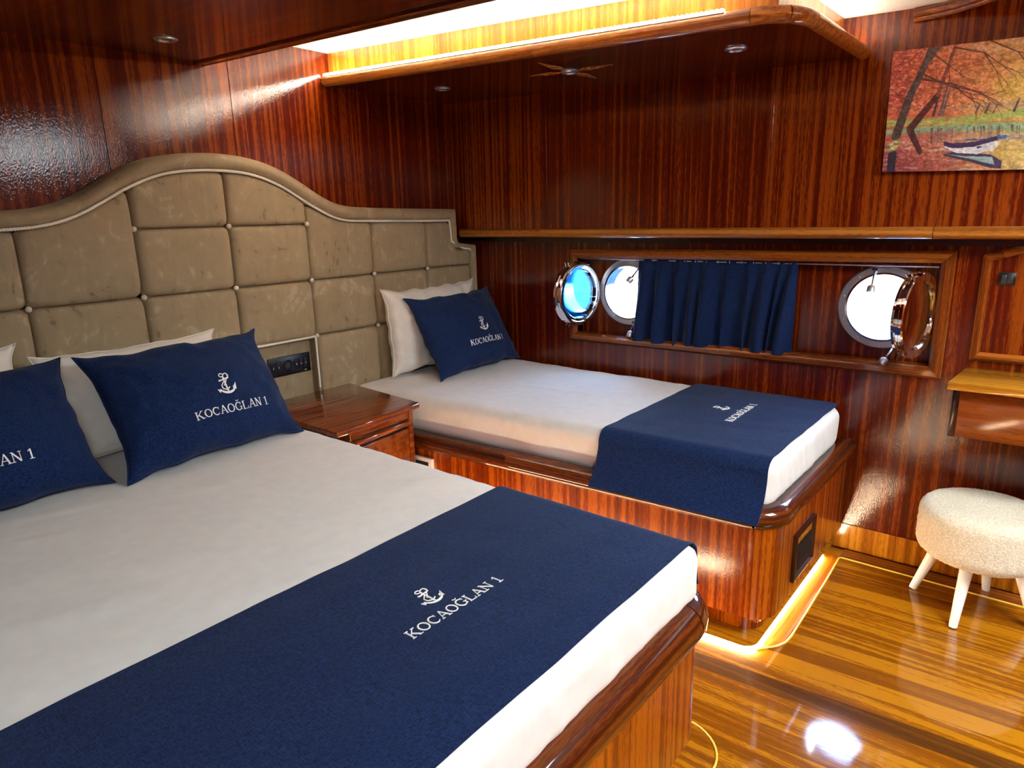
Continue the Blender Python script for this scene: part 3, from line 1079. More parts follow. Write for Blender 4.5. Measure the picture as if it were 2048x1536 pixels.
def mattress(name, foot2, head2, z0, z1, r, label, cat, seed, amp=1.0):
    """footprint quad: foot left/right, head left/right (x, y); rounded box with sheet wrinkles"""
    (xa, ya_), (xb, yb_) = foot2
    (xc, yc_), (xd, yd_) = head2
    nu, nv, nw = 100, 150, 14
    cx, cy = (xa + xb + xc + xd) / 4, (ya_ + yc_) / 2
    t = thing(name, (cx, cy, z0), label, cat)
    wx, wy, wz = 1.0, abs(yc_ - ya_), (z1 - z0)
    wx = abs(xb - xa)
    bm = bmesh.new()
    # build 6 faces of a unit box as grids, then round
    def addgrid(fn, n, m):
        vv = [[bm.verts.new(fn(i / (n - 1), j / (m - 1))) for j in range(m)] for i in range(n)]
        for i in range(n - 1):
            for j in range(m - 1):
                bm.faces.new((vv[i][j], vv[i + 1][j], vv[i + 1][j + 1], vv[i][j + 1]))
    addgrid(lambda s, q: (s, q, 1), nu, nv)
    addgrid(lambda s, q: (s, q, 0), 8, 8)
    addgrid(lambda s, q: (s, 0, q), nu, nw)
    addgrid(lambda s, q: (s, 1, q), nu, nw)
    addgrid(lambda s, q: (0, s, q), nv, nw)
    addgrid(lambda s, q: (1, s, q), nv, nw)
    bmesh.ops.remove_doubles(bm, verts=bm.verts[:], dist=1e-5)
    for v in bm.verts:
        s, q, w = v.co
        p = Vector(((s - 0.5) * wx, (q - 0.5) * wy, (w - 0.5) * wz))
        hx, hy, hz = wx / 2 - r, wy / 2 - r, wz / 2 - r
        c = Vector((max(-hx, min(hx, p.x)), max(-hy, min(hy, p.y)), max(-hz, min(hz, p.z))))
        d = p - c
        if d.length > 1e-9:
            p = c + d.normalized() * r if max(abs(d.x), abs(d.y), abs(d.z)) > r * 0.999 else p
        s2, q2 = p.x / wx + 0.5, p.y / wy + 0.5
        xl = xa + (xc - xa) * q2
        xr = xb + (xd - xb) * q2
        wpos = Vector((xl + (xr - xl) * s2, ya_ + (yc_ - ya_) * q2, (z0 + z1) / 2 + p.z))
        n1 = noise.noise(Vector((wpos.x * 2.2 + seed, wpos.y * 9.0 + wpos.x * 3, 3.0)))
        n2 = noise.noise(Vector((wpos.x * 3.0 + seed, wpos.y * 26.0 + wpos.x * 8, 7.0)))
        n3 = noise.noise(Vector((wpos.x * 1.5, wpos.y * 1.5, seed)))
        if w > 0.5:
            if seed < 5:
                wpos.z += 0.006 * math.exp(-((wpos.x - 2.50 + 0.10 * (wpos.y - 1.7)) / 0.02) ** 2) * max(0, 1 - ((wpos.y - 1.7) / 0.5) ** 2)
            wpos.z += amp * (0.0022 * n1 + 0.0010 * n2 + 0.003 * n3) * min(1, (w - 0.5) * 2)
        if q == 0 and 0.05 < w < 0.97:                    # gathers at the foot end
            wpos.y += amp * 0.004 * noise.noise(Vector((wpos.x * 22 + wpos.z * 9, wpos.z * 3, seed))) * (1 if amp > 1 else 0.5)
        if s == 0:
            wpos.x += amp * 0.003 * noise.noise(Vector((wpos.y * 6, wpos.z * 9, seed)))
        if s == 1:
            wpos.x += amp * 0.002 * noise.noise(Vector((wpos.y * 6, wpos.z * 9, seed + 4)))
        v.co = wpos
    V, F = from_bm(bm)
    mk('fitted_sheet', V, F, M['sheet'], t, sharp=80)
    # piping seam around the top edge
    return t


mattress('mattress', ((xm(0.66), 0.655), (2.945, 0.655)), ((xm(2.70), 2.672), (2.965, 2.672)), 0.480, ZM, 0.045,
         'white sheeted single mattress under the portholes', 'mattress', 3.1, 1.6)
mattress('mattress', ((DL + 0.02, 0.607), (DX, 0.607)), ((DL + 0.02, 2.672), (DX + 0.002, 2.672)), 0.507, ZM, 0.040,
         'wide white sheeted double mattress in the foreground', 'mattress', 9.7, 1.8)

# ---- bed runners


def ribbon(strokes, surf, raise_=0.0016):
    """strokes: list of (points, width); surf(a, b) -> point, normal"""
    V, F = [], []
    for pts, w in strokes:
        fine = []
        for (a, b) in zip(pts[:-1], pts[1:]):
            L = math.hypot(b[0] - a[0], b[1] - a[1])
            n = max(1, int(L / 0.004))
            for k in range(n):
                fine.append((a[0] + (b[0] - a[0]) * k / n, a[1] + (b[1] - a[1]) * k / n))
        fine.append(pts[-1])
        m = len(fine)
        k0 = len(V)
        for i, p in enumerate(fine):
            a, b = fine[max(0, i - 1)], fine[min(m - 1, i + 1)]
            dx, dy = b[0] - a[0], b[1] - a[1]
            L = math.hypot(dx, dy) or 1.0
            nx, ny = -dy / L, dx / L
            ww = w(i / max(1, m - 1)) if callable(w) else w
            for s, h in ((-0.5, 0.0004), (-0.25, raise_), (0.25, raise_), (0.5, 0.0004)):
                P_, n_ = surf(p[0] + nx * ww * s, p[1] + ny * ww * s)
                V.append(P_ + n_ * h)
        for i in range(m - 1):
            for j in range(3):
                F.append([k0 + i * 4 + j, k0 + (i + 1) * 4 + j, k0 + (i + 1) * 4 + j + 1, k0 + i * 4 + j + 1])
    return V, F


def arc(cx, cy, rx, ry, a0, a1, n=14):
    return [(cx + rx * math.cos(math.radians(a0 + (a1 - a0) * k / n)), cy + ry * math.sin(math.radians(a0 + (a1 - a0) * k / n))) for k in range(n + 1)]


TK, TN, SF = 0.15, 0.085, 0.07
GLY = {
    'K': (0.98, [([(0.17, 0), (0.17, 1)], TK), ([(0.02, 0.035), (0.34, 0.035)], SF), ([(0.02, 0.965), (0.34, 0.965)], SF), ([(0.20, 0.42), (0.76, 0.98)], TN), ([(0.36, 0.58), (0.80, 0.02)], TK), ([(0.58, 0.965), (0.90, 0.965)], SF), ([(0.62, 0.035), (0.98, 0.035)], SF)]),
    'O': (0.98, [(arc(0.46, 0.5, 0.37, 0.46, 0, 360, 28), lambda t: 0.085 + 0.07 * abs(math.cos(2 * math.pi * t)))]),
    'C': (0.88, [(arc(0.46, 0.5, 0.37, 0.46, 42, 318, 24), lambda t: 0.075 + 0.08 * math.sin(math.pi * t)), ([(0.78, 0.66), (0.78, 0.98)], SF)]),
    'A': (0.94, [([(0.13, 0.02), (0.46, 1.0)], TN), ([(0.46, 1.0), (0.80, 0.02)], TK), ([(0.24, 0.34), (0.68, 0.34)], SF), ([(0.0, 0.035), (0.28, 0.035)], SF), ([(0.64, 0.035), (0.97, 0.035)], SF)]),
    'G': (0.98, [(arc(0.46, 0.5, 0.37, 0.46, 42, 318, 24), lambda t: 0.075 + 0.08 * math.sin(math.pi * t)), ([(0.78, 0.66), (0.78, 0.98)], SF), ([(0.78, 0.06), (0.78, 0.44)], TK * 0.9), ([(0.60, 0.44), (0.94, 0.44)], SF), (arc(0.46, 1.30, 0.17, 0.14, 190, 350, 10), 0.075)]),
    'L': (0.82, [([(0.17, 0), (0.17, 1)], TK), ([(0.02, 0.965), (0.34, 0.965)], SF), ([(0.02, 0.035), (0.72, 0.035)], SF), ([(0.70, 0.0), (0.73, 0.28)], SF)]),
    'N': (1.02, [([(0.17, 0), (0.17, 1)], TN), ([(0.15, 0.97), (0.80, 0.02)], TK), ([(0.80, 0), (0.80, 1)], TN), ([(0.02, 0.035), (0.32, 0.035)], SF), ([(0.02, 0.965), (0.22, 0.965)], SF), ([(0.65, 0.965), (0.96, 0.965)], SF)]),
    '1': (0.60, [([(0.32, 0), (0.32, 1)], TK), ([(0.08, 0.80), (0.32, 0.97)], TN), ([(0.08, 0.035), (0.56, 0.035)], SF)]),
    ' ': (0.42, []),
}


def word(text, h, cx, cy, ang=0.0):
    tot = sum(GLY[c][0] for c in text) * h
    x = -tot / 2
    out = []
    ca, sa = math.cos(ang), math.sin(ang)
    for c in text:
        adv, st = GLY[c]
        for pts, w in st:
            q = [(x + p[0] * h, p[1] * h) for p in pts]
            q = [(cx + p[0] * ca - p[1] * sa, cy + p[0] * sa + p[1] * ca) for p in q]
            out.append((q, (lambda w_: (lambda t: w_(t) * h))(w) if callable(w) else w * h))
        x += adv * h
    return out


def anchor(h, cx, cy, ang=0.0):
    """fouled anchor: ring, stock, shank, arms with flukes and a rope; unit height 1"""
    st = [(arc(-0.10, 0.92, 0.10, 0.085, 0, 360, 16), 0.05), (arc(0.12, 0.93, 0.09, 0.06, 200, -60, 10), 0.05),
          ([(-0.03, 0.84), (0.06, 0.05)], 0.085), ([(-0.24, 0.66), (0.20, 0.76)], 0.07), ([(0.20, 0.72), (0.24, 0.90)], 0.06), ([(-0.26, 0.62), (-0.22, 0.70)], 0.09),
          (arc(0.06, 0.42, 0.42, 0.38, 205, 335, 18), lambda t: 0.06 + 0.06 * math.sin(math.pi * t)),
          ([(-0.44, 0.26), (-0.30, 0.14)], lambda t: 0.03 + 0.14 * t), ([(0.52, 0.48), (0.40, 0.18)], lambda t: 0.03 + 0.17 * t), ([(0.33, 0.30), (0.50, 0.36)], 0.05),
          ([(-0.05, 0.60), (-0.20, 0.42), (-0.16, 0.26), (0.02, 0.18), (0.18, 0.30)], 0.055), ([(0.12, 0.70), (0.02, 0.52), (-0.08, 0.40)], 0.05)]
    ca, sa = math.cos(ang), math.sin(ang)
    out = []
    for pts, w in st:
        q = [(p[0] * h, (p[1] - 0.5) * h) for p in pts]
        q = [(cx + p[0] * ca - p[1] * sa, cy + p[0] * sa + p[1] * ca) for p in q]
        out.append((q, (lambda w_: (lambda t: w_(t) * h))(w) if callable(w) else w * h))
    return out


TEXT = 'KOCAO' + 'G' + 'LAN 1'


def runner(name, label, prof, ya_, yb_, text_c, anc_c, th_, seed, skew=0.0, wr_amp=1.0, texth=0.029, base=(0, 0, 0)):
    """prof(s) -> (x, z, nx, nz) over s in 0..1; spread along y between ya_ and yb_; skew shifts x with y"""
    t = thing(name, base, label, 'bed runner')
    nu, nv = 150, 40

    def S(s, y):
        x, z, nx, nz = prof(s, y)
        w = 0.0018 * noise.noise(Vector((x * 3 + y * 5, y * 14, seed))) + 0.0012 * noise.noise(Vector((x * 12, y * 5 + x * 4, seed + 2)))
        w = 0.004 + (w + 0.0012) * wr_amp
        return Vector((x + nx * w, y, z + nz * w)), Vector((nx, 0, nz))
    V, F = [], []
    for layer in (0, 1):
        for i in range(nu):
            s = i / (nu - 1)
            for j in range(nv):
                q = j / (nv - 1)
                y = ya_ + (yb_ - ya_) * q
                y += 0.004 * noise.noise(Vector((s * 9, q * 0.5, seed))) * (1 - abs(2 * q - 1) * 0.2)
                P_, n_ = S(s, y)
                V.append(P_ - n_ * (0.0025 if layer else 0.0))
    m = nu * nv
    F = grid_faces(nu, nv) + [f_[::-1] for f_ in grid_faces(nu, nv, m)]
    for i in range(nu - 1):
        for j in (0, nv - 1):
            F.append([i * nv + j, (i + 1) * nv + j, m + (i + 1) * nv + j, m + i * nv + j])
    for j in range(nv - 1):
        for i in (0, nu - 1):
            F.append([i * nv + j, i * nv + j + 1, m + i * nv + j + 1, m + i * nv + j])
    mk('cloth', V, F, M['navy'], t, sharp=60)

    def surf(a, b):                                         # a: world x on the top face, b: world y
        w = 0.0018 * noise.noise(Vector((a * 3 + b * 5, b * 14, seed))) + 0.0012 * noise.noise(Vector((a * 12, b * 5 + a * 4, seed + 2)))
        z = prof(None, b, a)
        return Vector((a, b, z + 0.004 + (w + 0.0012) * wr_amp)), Vector((0, 0, 1))
    V, F = ribbon(word(TEXT, texth, *text_c), surf)
    mk('lettering', V, F, M['thread'], t, label='white embroidered lettering')
    V, F = ribbon(anchor(0.062, *anc_c), surf)
    mk('anchor_emblem', V, F, M['thread'], t, label='white embroidered anchor')
    return t


def prof_double(s, y, x=None):
    zt = ZM + 0.003
    if s is None:
        return zt
    xr, r, zb = DX + 0.006, 0.043, 0.526
    L1 = (xr - r) - (DL - 0.02)
    L2 = r * math.pi / 2
    L3 = (zt - r) - zb
    d = s * (L1 + L2 + L3)
    if d < L1:
        return DL - 0.02 + d, zt, 0, 1
    d -= L1
    if d < L2:
        a = d / r
        return xr - r + r * math.sin(a), zt - r + r * math.cos(a), math.sin(a), math.cos(a)
    d -= L2
    return xr + 0.016 * (d / L3) ** 2, zt - r - d, 1, 0.0


runner('bed_runner', 'navy linen runner with anchor and lettering across the double bed', prof_double, 0.628, 1.238,
       (0.898, 0.883, 0.0), (0.885, 0.972, -0.12), 0.0, 4.4, texth=0.0285, base=(0.7, 0.93, ZM))


def prof_single(s, y, x=None):
    zt = ZM + 0.003
    if s is None:
        return zt
    xl, r = xm(y) - 0.006, 0.048
    zb = 0.462
    xr = 2.935
    L1 = (zt - r) - zb
    L2 = r * math.pi / 2
    L3 = xr - (xl + r)
    d = s * (L1 + L2 + L3)
    if d < L1:
        k = 1 - d / L1
        return xl - 0.075 * k ** 1.4, zb + d, -1, 0.1
    d -= L1
    if d < L2:
        a = d / r
        return xl + r - r * math.cos(a), zt - r + r * math.sin(a), -math.cos(a), math.sin(a)
    d -= L2
    return xl + r + d, zt, 0, 1


runner('bed_runner', 'navy linen runner with anchor and lettering across the single bed under the portholes', prof_single, 0.668, 1.285,
       (2.585, 0.925, 0.02), (2.60, 1.03, -0.1), 0.0, 8.8, texth=0.0300, base=(2.5, 0.97, ZM))

# ---- pillows


def pillow(name, label, cat, c, right, upv, w, h, th_, mat, seed, group=None, text=None, wr_amp=1.0, pinch=0.07, flatb=0.0):
    """c: centre of the bottom edge; right/upv unit axes; thickness th_ along the outward normal"""
    R = Vector(right).normalized()
    U = Vector(upv).normalized()
    U = (U - R * U.dot(R)).normalized()
    Nn = R.cross(U)                        # outward, towards the viewer
    c = Vector(c)
    t = thing(name, c, label, cat, group)
    n, m = 56, 44
    ctr = c + U * h / 2

    def surf(a, b, side=1):                # a, b in metres from the centre
        u, v_ = max(-1, min(1, a / (w / 2))), max(-1, min(1, b / (h / 2)))
        e = ((1 - u * u) * (1 - v_ * v_))
        d = th_ / 2 * max(0.0, e) ** (0.5 if mat is M['navy'] else 0.40)
        k = max(abs(u), abs(v_))
        wr_ = 0.009 * wr_amp * noise.noise(Vector((u * 2.5 + seed, v_ * 2.5, seed * 1.7)))
        wr_ += 0.009 * wr_amp * k * noise.noise(Vector((u * 7 + seed, v_ * 5, seed)))
        wr_ += 0.009 * wr_amp * k ** 3 * noise.noise(Vector((math.atan2(v_, u) * 7, seed, side)))
        d += wr_ * min(1, e * 5)
        ear = (abs(u) * abs(v_)) ** 7
        px = a * (1 - pinch * (1 - v_ ** 4) * abs(u) ** 2 + 0.03 * ear)
        py = b * (1 - pinch * 1.1 * (1 - u ** 4) * abs(v_) ** 2 + 0.03 * ear)
        py += 0.008 * wr_amp * noise.noise(Vector((u * 4, seed, 2))) * v_ * v_
        px += 0.006 * wr_amp * noise.noise(Vector((v_ * 4, seed, 5))) * u * u
        return ctr + R * px + U * py + Nn * side * d, Nn * side

    V, F = [], []
    for side in (1, -1):
        for i in range(n):
            for j in range(m):
                uu = -1 + 2 * i / (n - 1)
                vv = -1 + 2 * j / (m - 1)
                uu = math.copysign(abs(uu) ** 0.85, uu)
                vv = math.copysign(abs(vv) ** 0.85, vv)
                V.append(surf(uu * w / 2, vv * h / 2, side)[0])
    k = n * m
    F = grid_faces(n, m) + [q[::-1] for q in grid_faces(n, m, k)]
    bm = bmesh.new()
    vv = [bm.verts.new(p) for p in V]
    for q in F:
        bm.faces.new([vv[i] for i in q])
    bmesh.ops.remove_doubles(bm, verts=bm.verts[:], dist=1e-5)
    V, F = from_bm(bm)
    zmin = min(p.z for p in V)
    mk('cushion' if mat is M['navy'] else 'pillowcase', V, F, mat, t, sharp=100)
    # stitched edge seam
    pts = []
    for i in range(n):
        pts.append(surf(-w / 2 + w * i / (n - 1), -h / 2)[0])
    for i in range(1, m):
        pts.append(surf(w / 2, -h / 2 + h * i / (m - 1))[0])
    for i in range(1, n):
        pts.append(surf(w / 2 - w * i / (n - 1), h / 2)[0])
    for i in range(1, m - 1):
        pts.append(surf(-w / 2, h / 2 - h * i / (m - 1))[0])
    V2, F2 = tube(pts, 0.0028, 6, closed=True)
    mk('seam', V2, F2, mat, t)
    if text:
        (tx_, ty_, ta), (ax_, ay_, aa) = text
        V2, F2 = ribbon(word(TEXT, 0.0298, tx_, ty_, ta), surf)
        mk('lettering', V2, F2, M['thread'], t, label='white embroidered lettering')
        V2, F2 = ribbon(anchor(0.072, ax_, ay_, aa), surf)
        mk('anchor_emblem', V2, F2, M['thread'], t, label='white embroidered anchor')
    return t


def lean(c0, c1, deg):
    """right axis from bottom corners, up axis leaning back by deg"""
    R = (Vector(c1) - Vector(c0)).normalized()
    back = Vector((-R.y, R.x, 0))
    a = math.radians(deg)
    return R, Vector((0, 0, 1)) * math.cos(a) + back * math.sin(a)


zb = ZM + 0.014
# white pillows
R, U = lean((0.70, 2.50, zb), (1.29, 2.52, zb), 14)
pillow('pillow', 'white pillow behind the right navy cushion on the double bed', 'pillow', (1.005, 2.490, zb), R, U, 0.62, 0.375, 0.17, M['pillowcase'], 2.2, 'white bed pillows')
R, U = lean((0.0, 2.50, zb), (0.62, 2.50, zb), 14)
pillow('pillow', 'white pillow behind the left navy cushion at the picture edge', 'pillow', (0.335, 2.495, zb), R, U, 0.64, 0.42, 0.17, M['pillowcase'], 5.2, 'white bed pillows')
R, U = lean((2.2, 2.58, zb), (2.88, 2.60, zb), 6)
pillow('pillow', 'white pillow leaning on the headboard of the single bed', 'pillow', (2.54, 2.580, zb), R, U, 0.68, 0.43, 0.20, M['pillowcase'], 7.9, 'white bed pillows', wr_amp=1.6)
# navy cushions
TX = ((0.055, -0.112, 0.0), (0.052, -0.008, -0.06))
R, U = lean((0.768, 2.155, zb), (1.394, 2.186, zb), 34)
pillow('throw_pillow', 'navy cushion with white anchor lettering leaning beside the nightstand', 'cushion', (1.098, 2.19, zb), R, U, 0.635, 0.44, 0.21, M['navy'], 1.3, 'navy cushions', TX, wr_amp=1.3)
R, U = lean((0.12, 2.19, zb), (0.737, 2.225, zb), 32)
pillow('throw_pillow', 'navy cushion cut off by the left edge on the double bed', 'cushion', (0.433, 2.222, zb), R, U, 0.63, 0.43, 0.21, M['navy'], 3.7, 'navy cushions', ((-0.012, -0.105, 0.0), (-0.015, 0.0, -0.06)))
R, U = lean((2.281, 2.289, zb), (2.93, 2.315, zb), 30)
pillow('throw_pillow', 'navy cushion with white anchor lettering on the single bed', 'cushion', (2.605, 2.325, zb), R, U, 0.64, 0.44, 0.20, M['navy'], 6.1, 'navy cushions', ((0.035, -0.112, 0.0), (0.036, -0.008, -0.06)), wr_amp=1.2)

# ================================================================== HEADBOARD
OUT = [(0.03, 1.492), (0.45, 1.494), (0.716, 1.497), (0.799, 1.501), (0.874, 1.514), (0.938, 1.535), (1.024, 1.584), (1.097, 1.63), (1.172, 1.667), (1.246, 1.691), (1.342, 1.705), (1.462, 1.711), (1.568, 1.706), (1.678, 1.686), (1.769, 1.653), (1.863, 1.603), (1.937, 1.557), (2.016, 1.519), (2.099, 1.501), (2.281, 1.493), (2.834, 1.483)]
INN = [(0.09, 1.432), (0.45, 1.433), (0.706, 1.436), (0.804, 1.442), (0.879, 1.456), (0.944, 1.48), (1.014, 1.516), (1.086, 1.558), (1.142, 1.586), (1.217, 1.616), (1.294, 1.634), (1.392, 1.643), (1.474, 1.645), (1.581, 1.639), (1.669, 1.619), (1.761, 1.582), (1.855, 1.526), (1.93, 1.487), (2.008, 1.45), (2.093, 1.435), (2.407, 1.428), (2.772, 1.422)]


def interp(T, x):
    if x <= T[0][0]:
        return T[0][1]
    for (a, b), (c, d) in zip(T[:-1], T[1:]):
        if x <= c:
            return b + (d - b) * (x - a) / (c - a)
    return T[-1][1]


def smooth_curve(T, n=120):
    xs = [T[0][0] + (T[-1][0] - T[0][0]) * k / (n - 1) for k in range(n)]
    z = [interp(T, x) for x in xs]
    for _ in range(3):
        z = [z[0]] + [(z[i - 1] + 2 * z[i] + z[i + 1]) / 4 for i in range(1, n - 1)] + [z[-1]]
    return list(zip(xs, z))


OUTs, INNs = smooth_curve(OUT), smooth_curve(INN)
hb = thing('headboard', (1.5, YH, 0.5), 'beige velvet headboard with tufted panels, arched top and cream buttons', 'headboard')
YF = YH - 0.004                           # padding starts here, bulges towards the room
# board behind the padding
bo = [(0.04, 0.5), (2.985, 0.5), (2.985, 1.262), (2.826, 1.30), (2.826, 1.475)] + [(x, z - 0.006) for x, z in OUTs[::-1][1:]]
nz_ = [(1.500, 0.60), (1.857, 0.60), (1.857, 0.920), (1.500, 0.920)]
polyplate('board', bo, [nz_], lambda u, v_, d: (u, YH + 0.012 + d, v_), 0.058, M['velvet'], hb)
# padded border roll along the top, then down the right side
outer_c = OUTs + [(2.836, 1.40), (2.836, 1.325), (2.85, 1.300), (2.92, 1.290), (2.989, 1.282), (2.989, 1.20), (2.989, 0.9), (2.989, 0.60)]
inner_c = INNs + [(2.781, 1.35), (2.783, 1.310), (2.800, 1.275), (2.88, 1.266), (2.936, 1.262), (2.942, 1.20), (2.948, 0.9), (2.950, 0.60)]
k = 9
V, F = [], []
for (ox, oz), (ix, iz) in zip(outer_c, inner_c):
    for j in range(k):
        s = j / (k - 1)
        b_ = math.sin(math.pi * (0.08 + 0.84 * s)) ** 0.6
        V.append((ox + (ix - ox) * s, YF + 0.02 - 0.050 * b_, oz + (iz - oz) * s))
    V.append((ix, YH + 0.03, iz))
    V.append((ox, YH + 0.07, oz))
kk = k + 2
for i in range(len(outer_c) - 1):
    for j in range(kk):
        F.append([i * kk + j, (i + 1) * kk + j, (i + 1) * kk + (j + 1) % kk, i * kk + (j + 1) % kk])
mk('border_roll', V, F, M['velvet'], hb, sharp=60)


def rope(pts, r, parent, name='piping'):
    # resample
    P_ = [Vector(p) for p in pts]
    out = [P_[0]]
    for a, b in zip(P_[:-1], P_[1:]):
        n = max(1, int((b - a).length / 0.0028))
        for q in range(1, n + 1):
            out.append(a.lerp(b, q / n))
    V, F = tube(out, r, 8, mod=lambda a, s: 1 + 0.22 * math.cos(2 * a + s * 620))
    return mk(name, V, F, M['cord'], parent, sharp=80)


pts = [(x, YF - 0.018, z) for x, z in inner_c[:-6]] + [(x, YF - 0.018, z) for x, z in ((2.88, 1.266), (2.93, 1.262), (2.938, 1.25))]
rope(pts, 0.0055, hb)

CX = [0.375, 0.747, 1.122, 1.495, 1.867, 2.236, 2.602]
ROWS = (1.427, 1.175, 0.918)


def tile(x0, x1, z0, ztop, D=0.034):
    n, m = 22, 22
    g = 0.001
    V = []
    for i in range(n):
        s = i / (n - 1)
        s = 0.5 - 0.5 * math.cos(math.pi * s)
        x = x0 + g + (x1 - x0 - 2 * g) * s
        zt = (ztop(x) if callable(ztop) else ztop) - g
        for j in range(m):
            q = 0.5 - 0.5 * math.cos(math.pi * j / (m - 1))
            z = z0 + g + (zt - z0 - g) * q
            r_ = abs(2 * s - 1) ** 12 + abs(2 * q - 1) ** 12
            d = D * max(0.0, 1 - r_) ** 0.34
            d += 0.003 * noise.noise(Vector((x * 6, 1, z * 6))) * max(0.0, 1 - r_)
            V.append((x, YF - d + 0.016, z))
    k0 = len(V)
    V += [(p[0], YH + 0.014, p[2]) for p in V]
    F = grid_faces(n, m) + [q[::-1] for q in grid_faces(n, m, k0)]
    for i in range(n - 1):
        for j in (0, m - 1):
            F.append([i * m + j, (i + 1) * m + j, k0 + (i + 1) * m + j, k0 + i * m + j])
    for j in range(m - 1):
        for i in (0, n - 1):
            F.append([i * m + j, i * m + j + 1, k0 + i * m + j + 1, k0 + i * m + j])
    mk('tufted_panel', V, F, M['velvet'], hb, sharp=85)


itop = lambda x: interp(INNs, x) - 0.002
xs_ = [0.09] + CX + [2.944]
for i, (a, b) in enumerate(zip(xs_[:-1], xs_[1:])):
    mid_ = 1.12 < (a + b) / 2 < 1.87
    if mid_:
        tile(a, b, ROWS[0], itop)
        tile(a, b, ROWS[1], ROWS[0])
    elif b > 2.9:
        # stepped end panel around the ledge
        tile(a, b, ROWS[1], lambda x: 1.417 if x < 2.782 else (1.262 if x > 2.812 else 1.417 - (x - 2.782) / 0.03 * 0.155))
    else:
        tile(a, b, ROWS[1], itop)
    tile(a, b, ROWS[2], ROWS[1])
    if not (1.48 < (a + b) / 2 < 1.87):
        tile(a, b, 0.60, ROWS[2])
tile(1.867 - 0.006, 1.869, 0.60, 0.70, 0.01) if False else None
for x in CX:
    for zr in ROWS:
        if zr == ROWS[0] and not (1.1 < x < 1.9):
            continue
        if zr == ROWS[2] and 1.4 < x < 1.6:
            continue
        V, F = lathe([(0, 0.013), (0.005, 0.0122), (0.009, 0.009), (0.0105, 0.004), (0.0095, 0.0), (0, -0.002)], (x, YF - 0.001, zr), (0, -1, 0), 16)
        mk('button', V, F, M['button'], hb)
# niche with control panel
box('niche_back', (1.49, 1.862, YH + 0.035, YH + 0.05, 0.60, 0.925), M['velvet'], hb)
for bx in ((1.853, 1.866, YF - 0.004, YH + 0.04, 0.60, 0.922), (1.490, 1.503, YF - 0.004, YH + 0.04, 0.60, 0.922), (1.490, 1.866, YF - 0.004, YH + 0.04, 0.913, 0.925)):
    box('niche_edge', bx, M['velvet'], hb, bevel=0.003)
rope([(1.502, YF - 0.010, 0.67), (1.502, YF - 0.010, 0.914), (1.851, YF - 0.010, 0.916), (1.854, YF - 0.010, 0.905), (1.855, YF - 0.010, 0.67)], 0.0050, hb)

cp = thing('socket_panel', (1.73, YH + 0.03, 0.80), 'black socket and switch panel in the velvet headboard niche', 'socket panel')
yq = YH + 0.036
cpp = box('plate', (1.622, 1.842, yq - 0.009, yq, 0.752, 0.842), M['black'], cp, bevel=0.003)
pm = wood('panel_grey', dark=(24, 24, 30), mid=(30, 30, 38), light=(38, 38, 46), coat=0.2)
V, F = lathe([(0.014, 0.0), (0.026, 0.0), (0.026, 0.004), (0.022, 0.006), (0.016, 0.004), (0.014, 0.001)], (1.722, yq - 0.009, 0.797), (0, -1, 0), 24, closed=True)
mk('socket', V, F, pm, cp)
for x in (1.645, 1.672, 1.765, 1.790, 1.815):
    ky = box('key', (x - 0.011, x + 0.011, yq - 0.012, yq - 0.008, 0.775, 0.820), pm, cp, bevel=0.0015)
    box('icon', (x - 0.002, x + 0.002, yq - 0.0128, yq - 0.0118, 0.792, 0.800), M['steel_b'], ky)
box('indicator', (1.806, 1.818, yq - 0.0095, yq - 0.0085, 0.760, 0.764), M['white_plastic'], cp)

# ================================================================== NIGHTSTAND
ns = thing('nightstand', (1.7, 2.4, 0), 'glossy mahogany nightstand between the two beds', 'nightstand')
NZ = 0.664
fr = [(1.476, 2.068), (1.957, 2.122)]
v, f = hexa([(fr[0][0], fr[0][1], NZ - 0.026), (fr[1][0], fr[1][1], NZ - 0.026), (2.012, YH - 0.036, NZ - 0.026), (1.476, YH - 0.036, NZ - 0.026),
             (fr[0][0], fr[0][1], NZ), (fr[1][0], fr[1][1], NZ), (2.012, YH - 0.036, NZ), (1.476, YH - 0.036, NZ)], 0.008, 3)
mk('top', v, f, M['night'], ns)


def nsq(x, y):
    """front-parallel quad coordinates: x from 0 left to 1 right, y depth behind the front edge"""
    a, b = Vector(fr[0]), Vector(fr[1])
    d = (b - a).normalized()
    n_ = Vector((-d.y, d.x))
    p = a + d * x + n_ * y
    return (p.x, p.y)


def nbox(name, x0, x1, d0, d1, z0, z1, mat, bevel=0.0, parent=None):
    q = [nsq(x0, d0), nsq(x1, d0), nsq(x1, d1), nsq(x0, d1)]
    v, f = hexa([(p[0], p[1], z0) for p in q] + [(p[0], p[1], z1) for p in q], bevel, 2)
    return mk(name, v, f, mat, parent or ns)


nbox('cabinet', 0.10, 0.462, 0.05, 0.53, 0.02, NZ - 0.024, M['drawer'])
nbox('apron', 0.095, 0.462, 0.034, 0.06, NZ - 0.068, NZ - 0.025, M['night'], 0.003)
nbox('pull_rail', 0.11, 0.440, 0.014, 0.052, NZ - 0.094, NZ - 0.074, M['night'], 0.008)
nbox('gap', 0.11, 0.440, 0.046, 0.053, NZ - 0.122, NZ - 0.094, M['black'])
nbox('drawer_front', 0.11, 0.440, 0.034, 0.052, 0.34, NZ - 0.112, M['drawer'], 0.004)
nbox('lower_drawer_front', 0.11, 0.440, 0.034, 0.052, 0.06, 0.33, M['drawer'], 0.004)
nbox('side_strip', 0.440, 0.467, 0.030, 0.54, 0.02, NZ - 0.025, M['night'], 0.003)

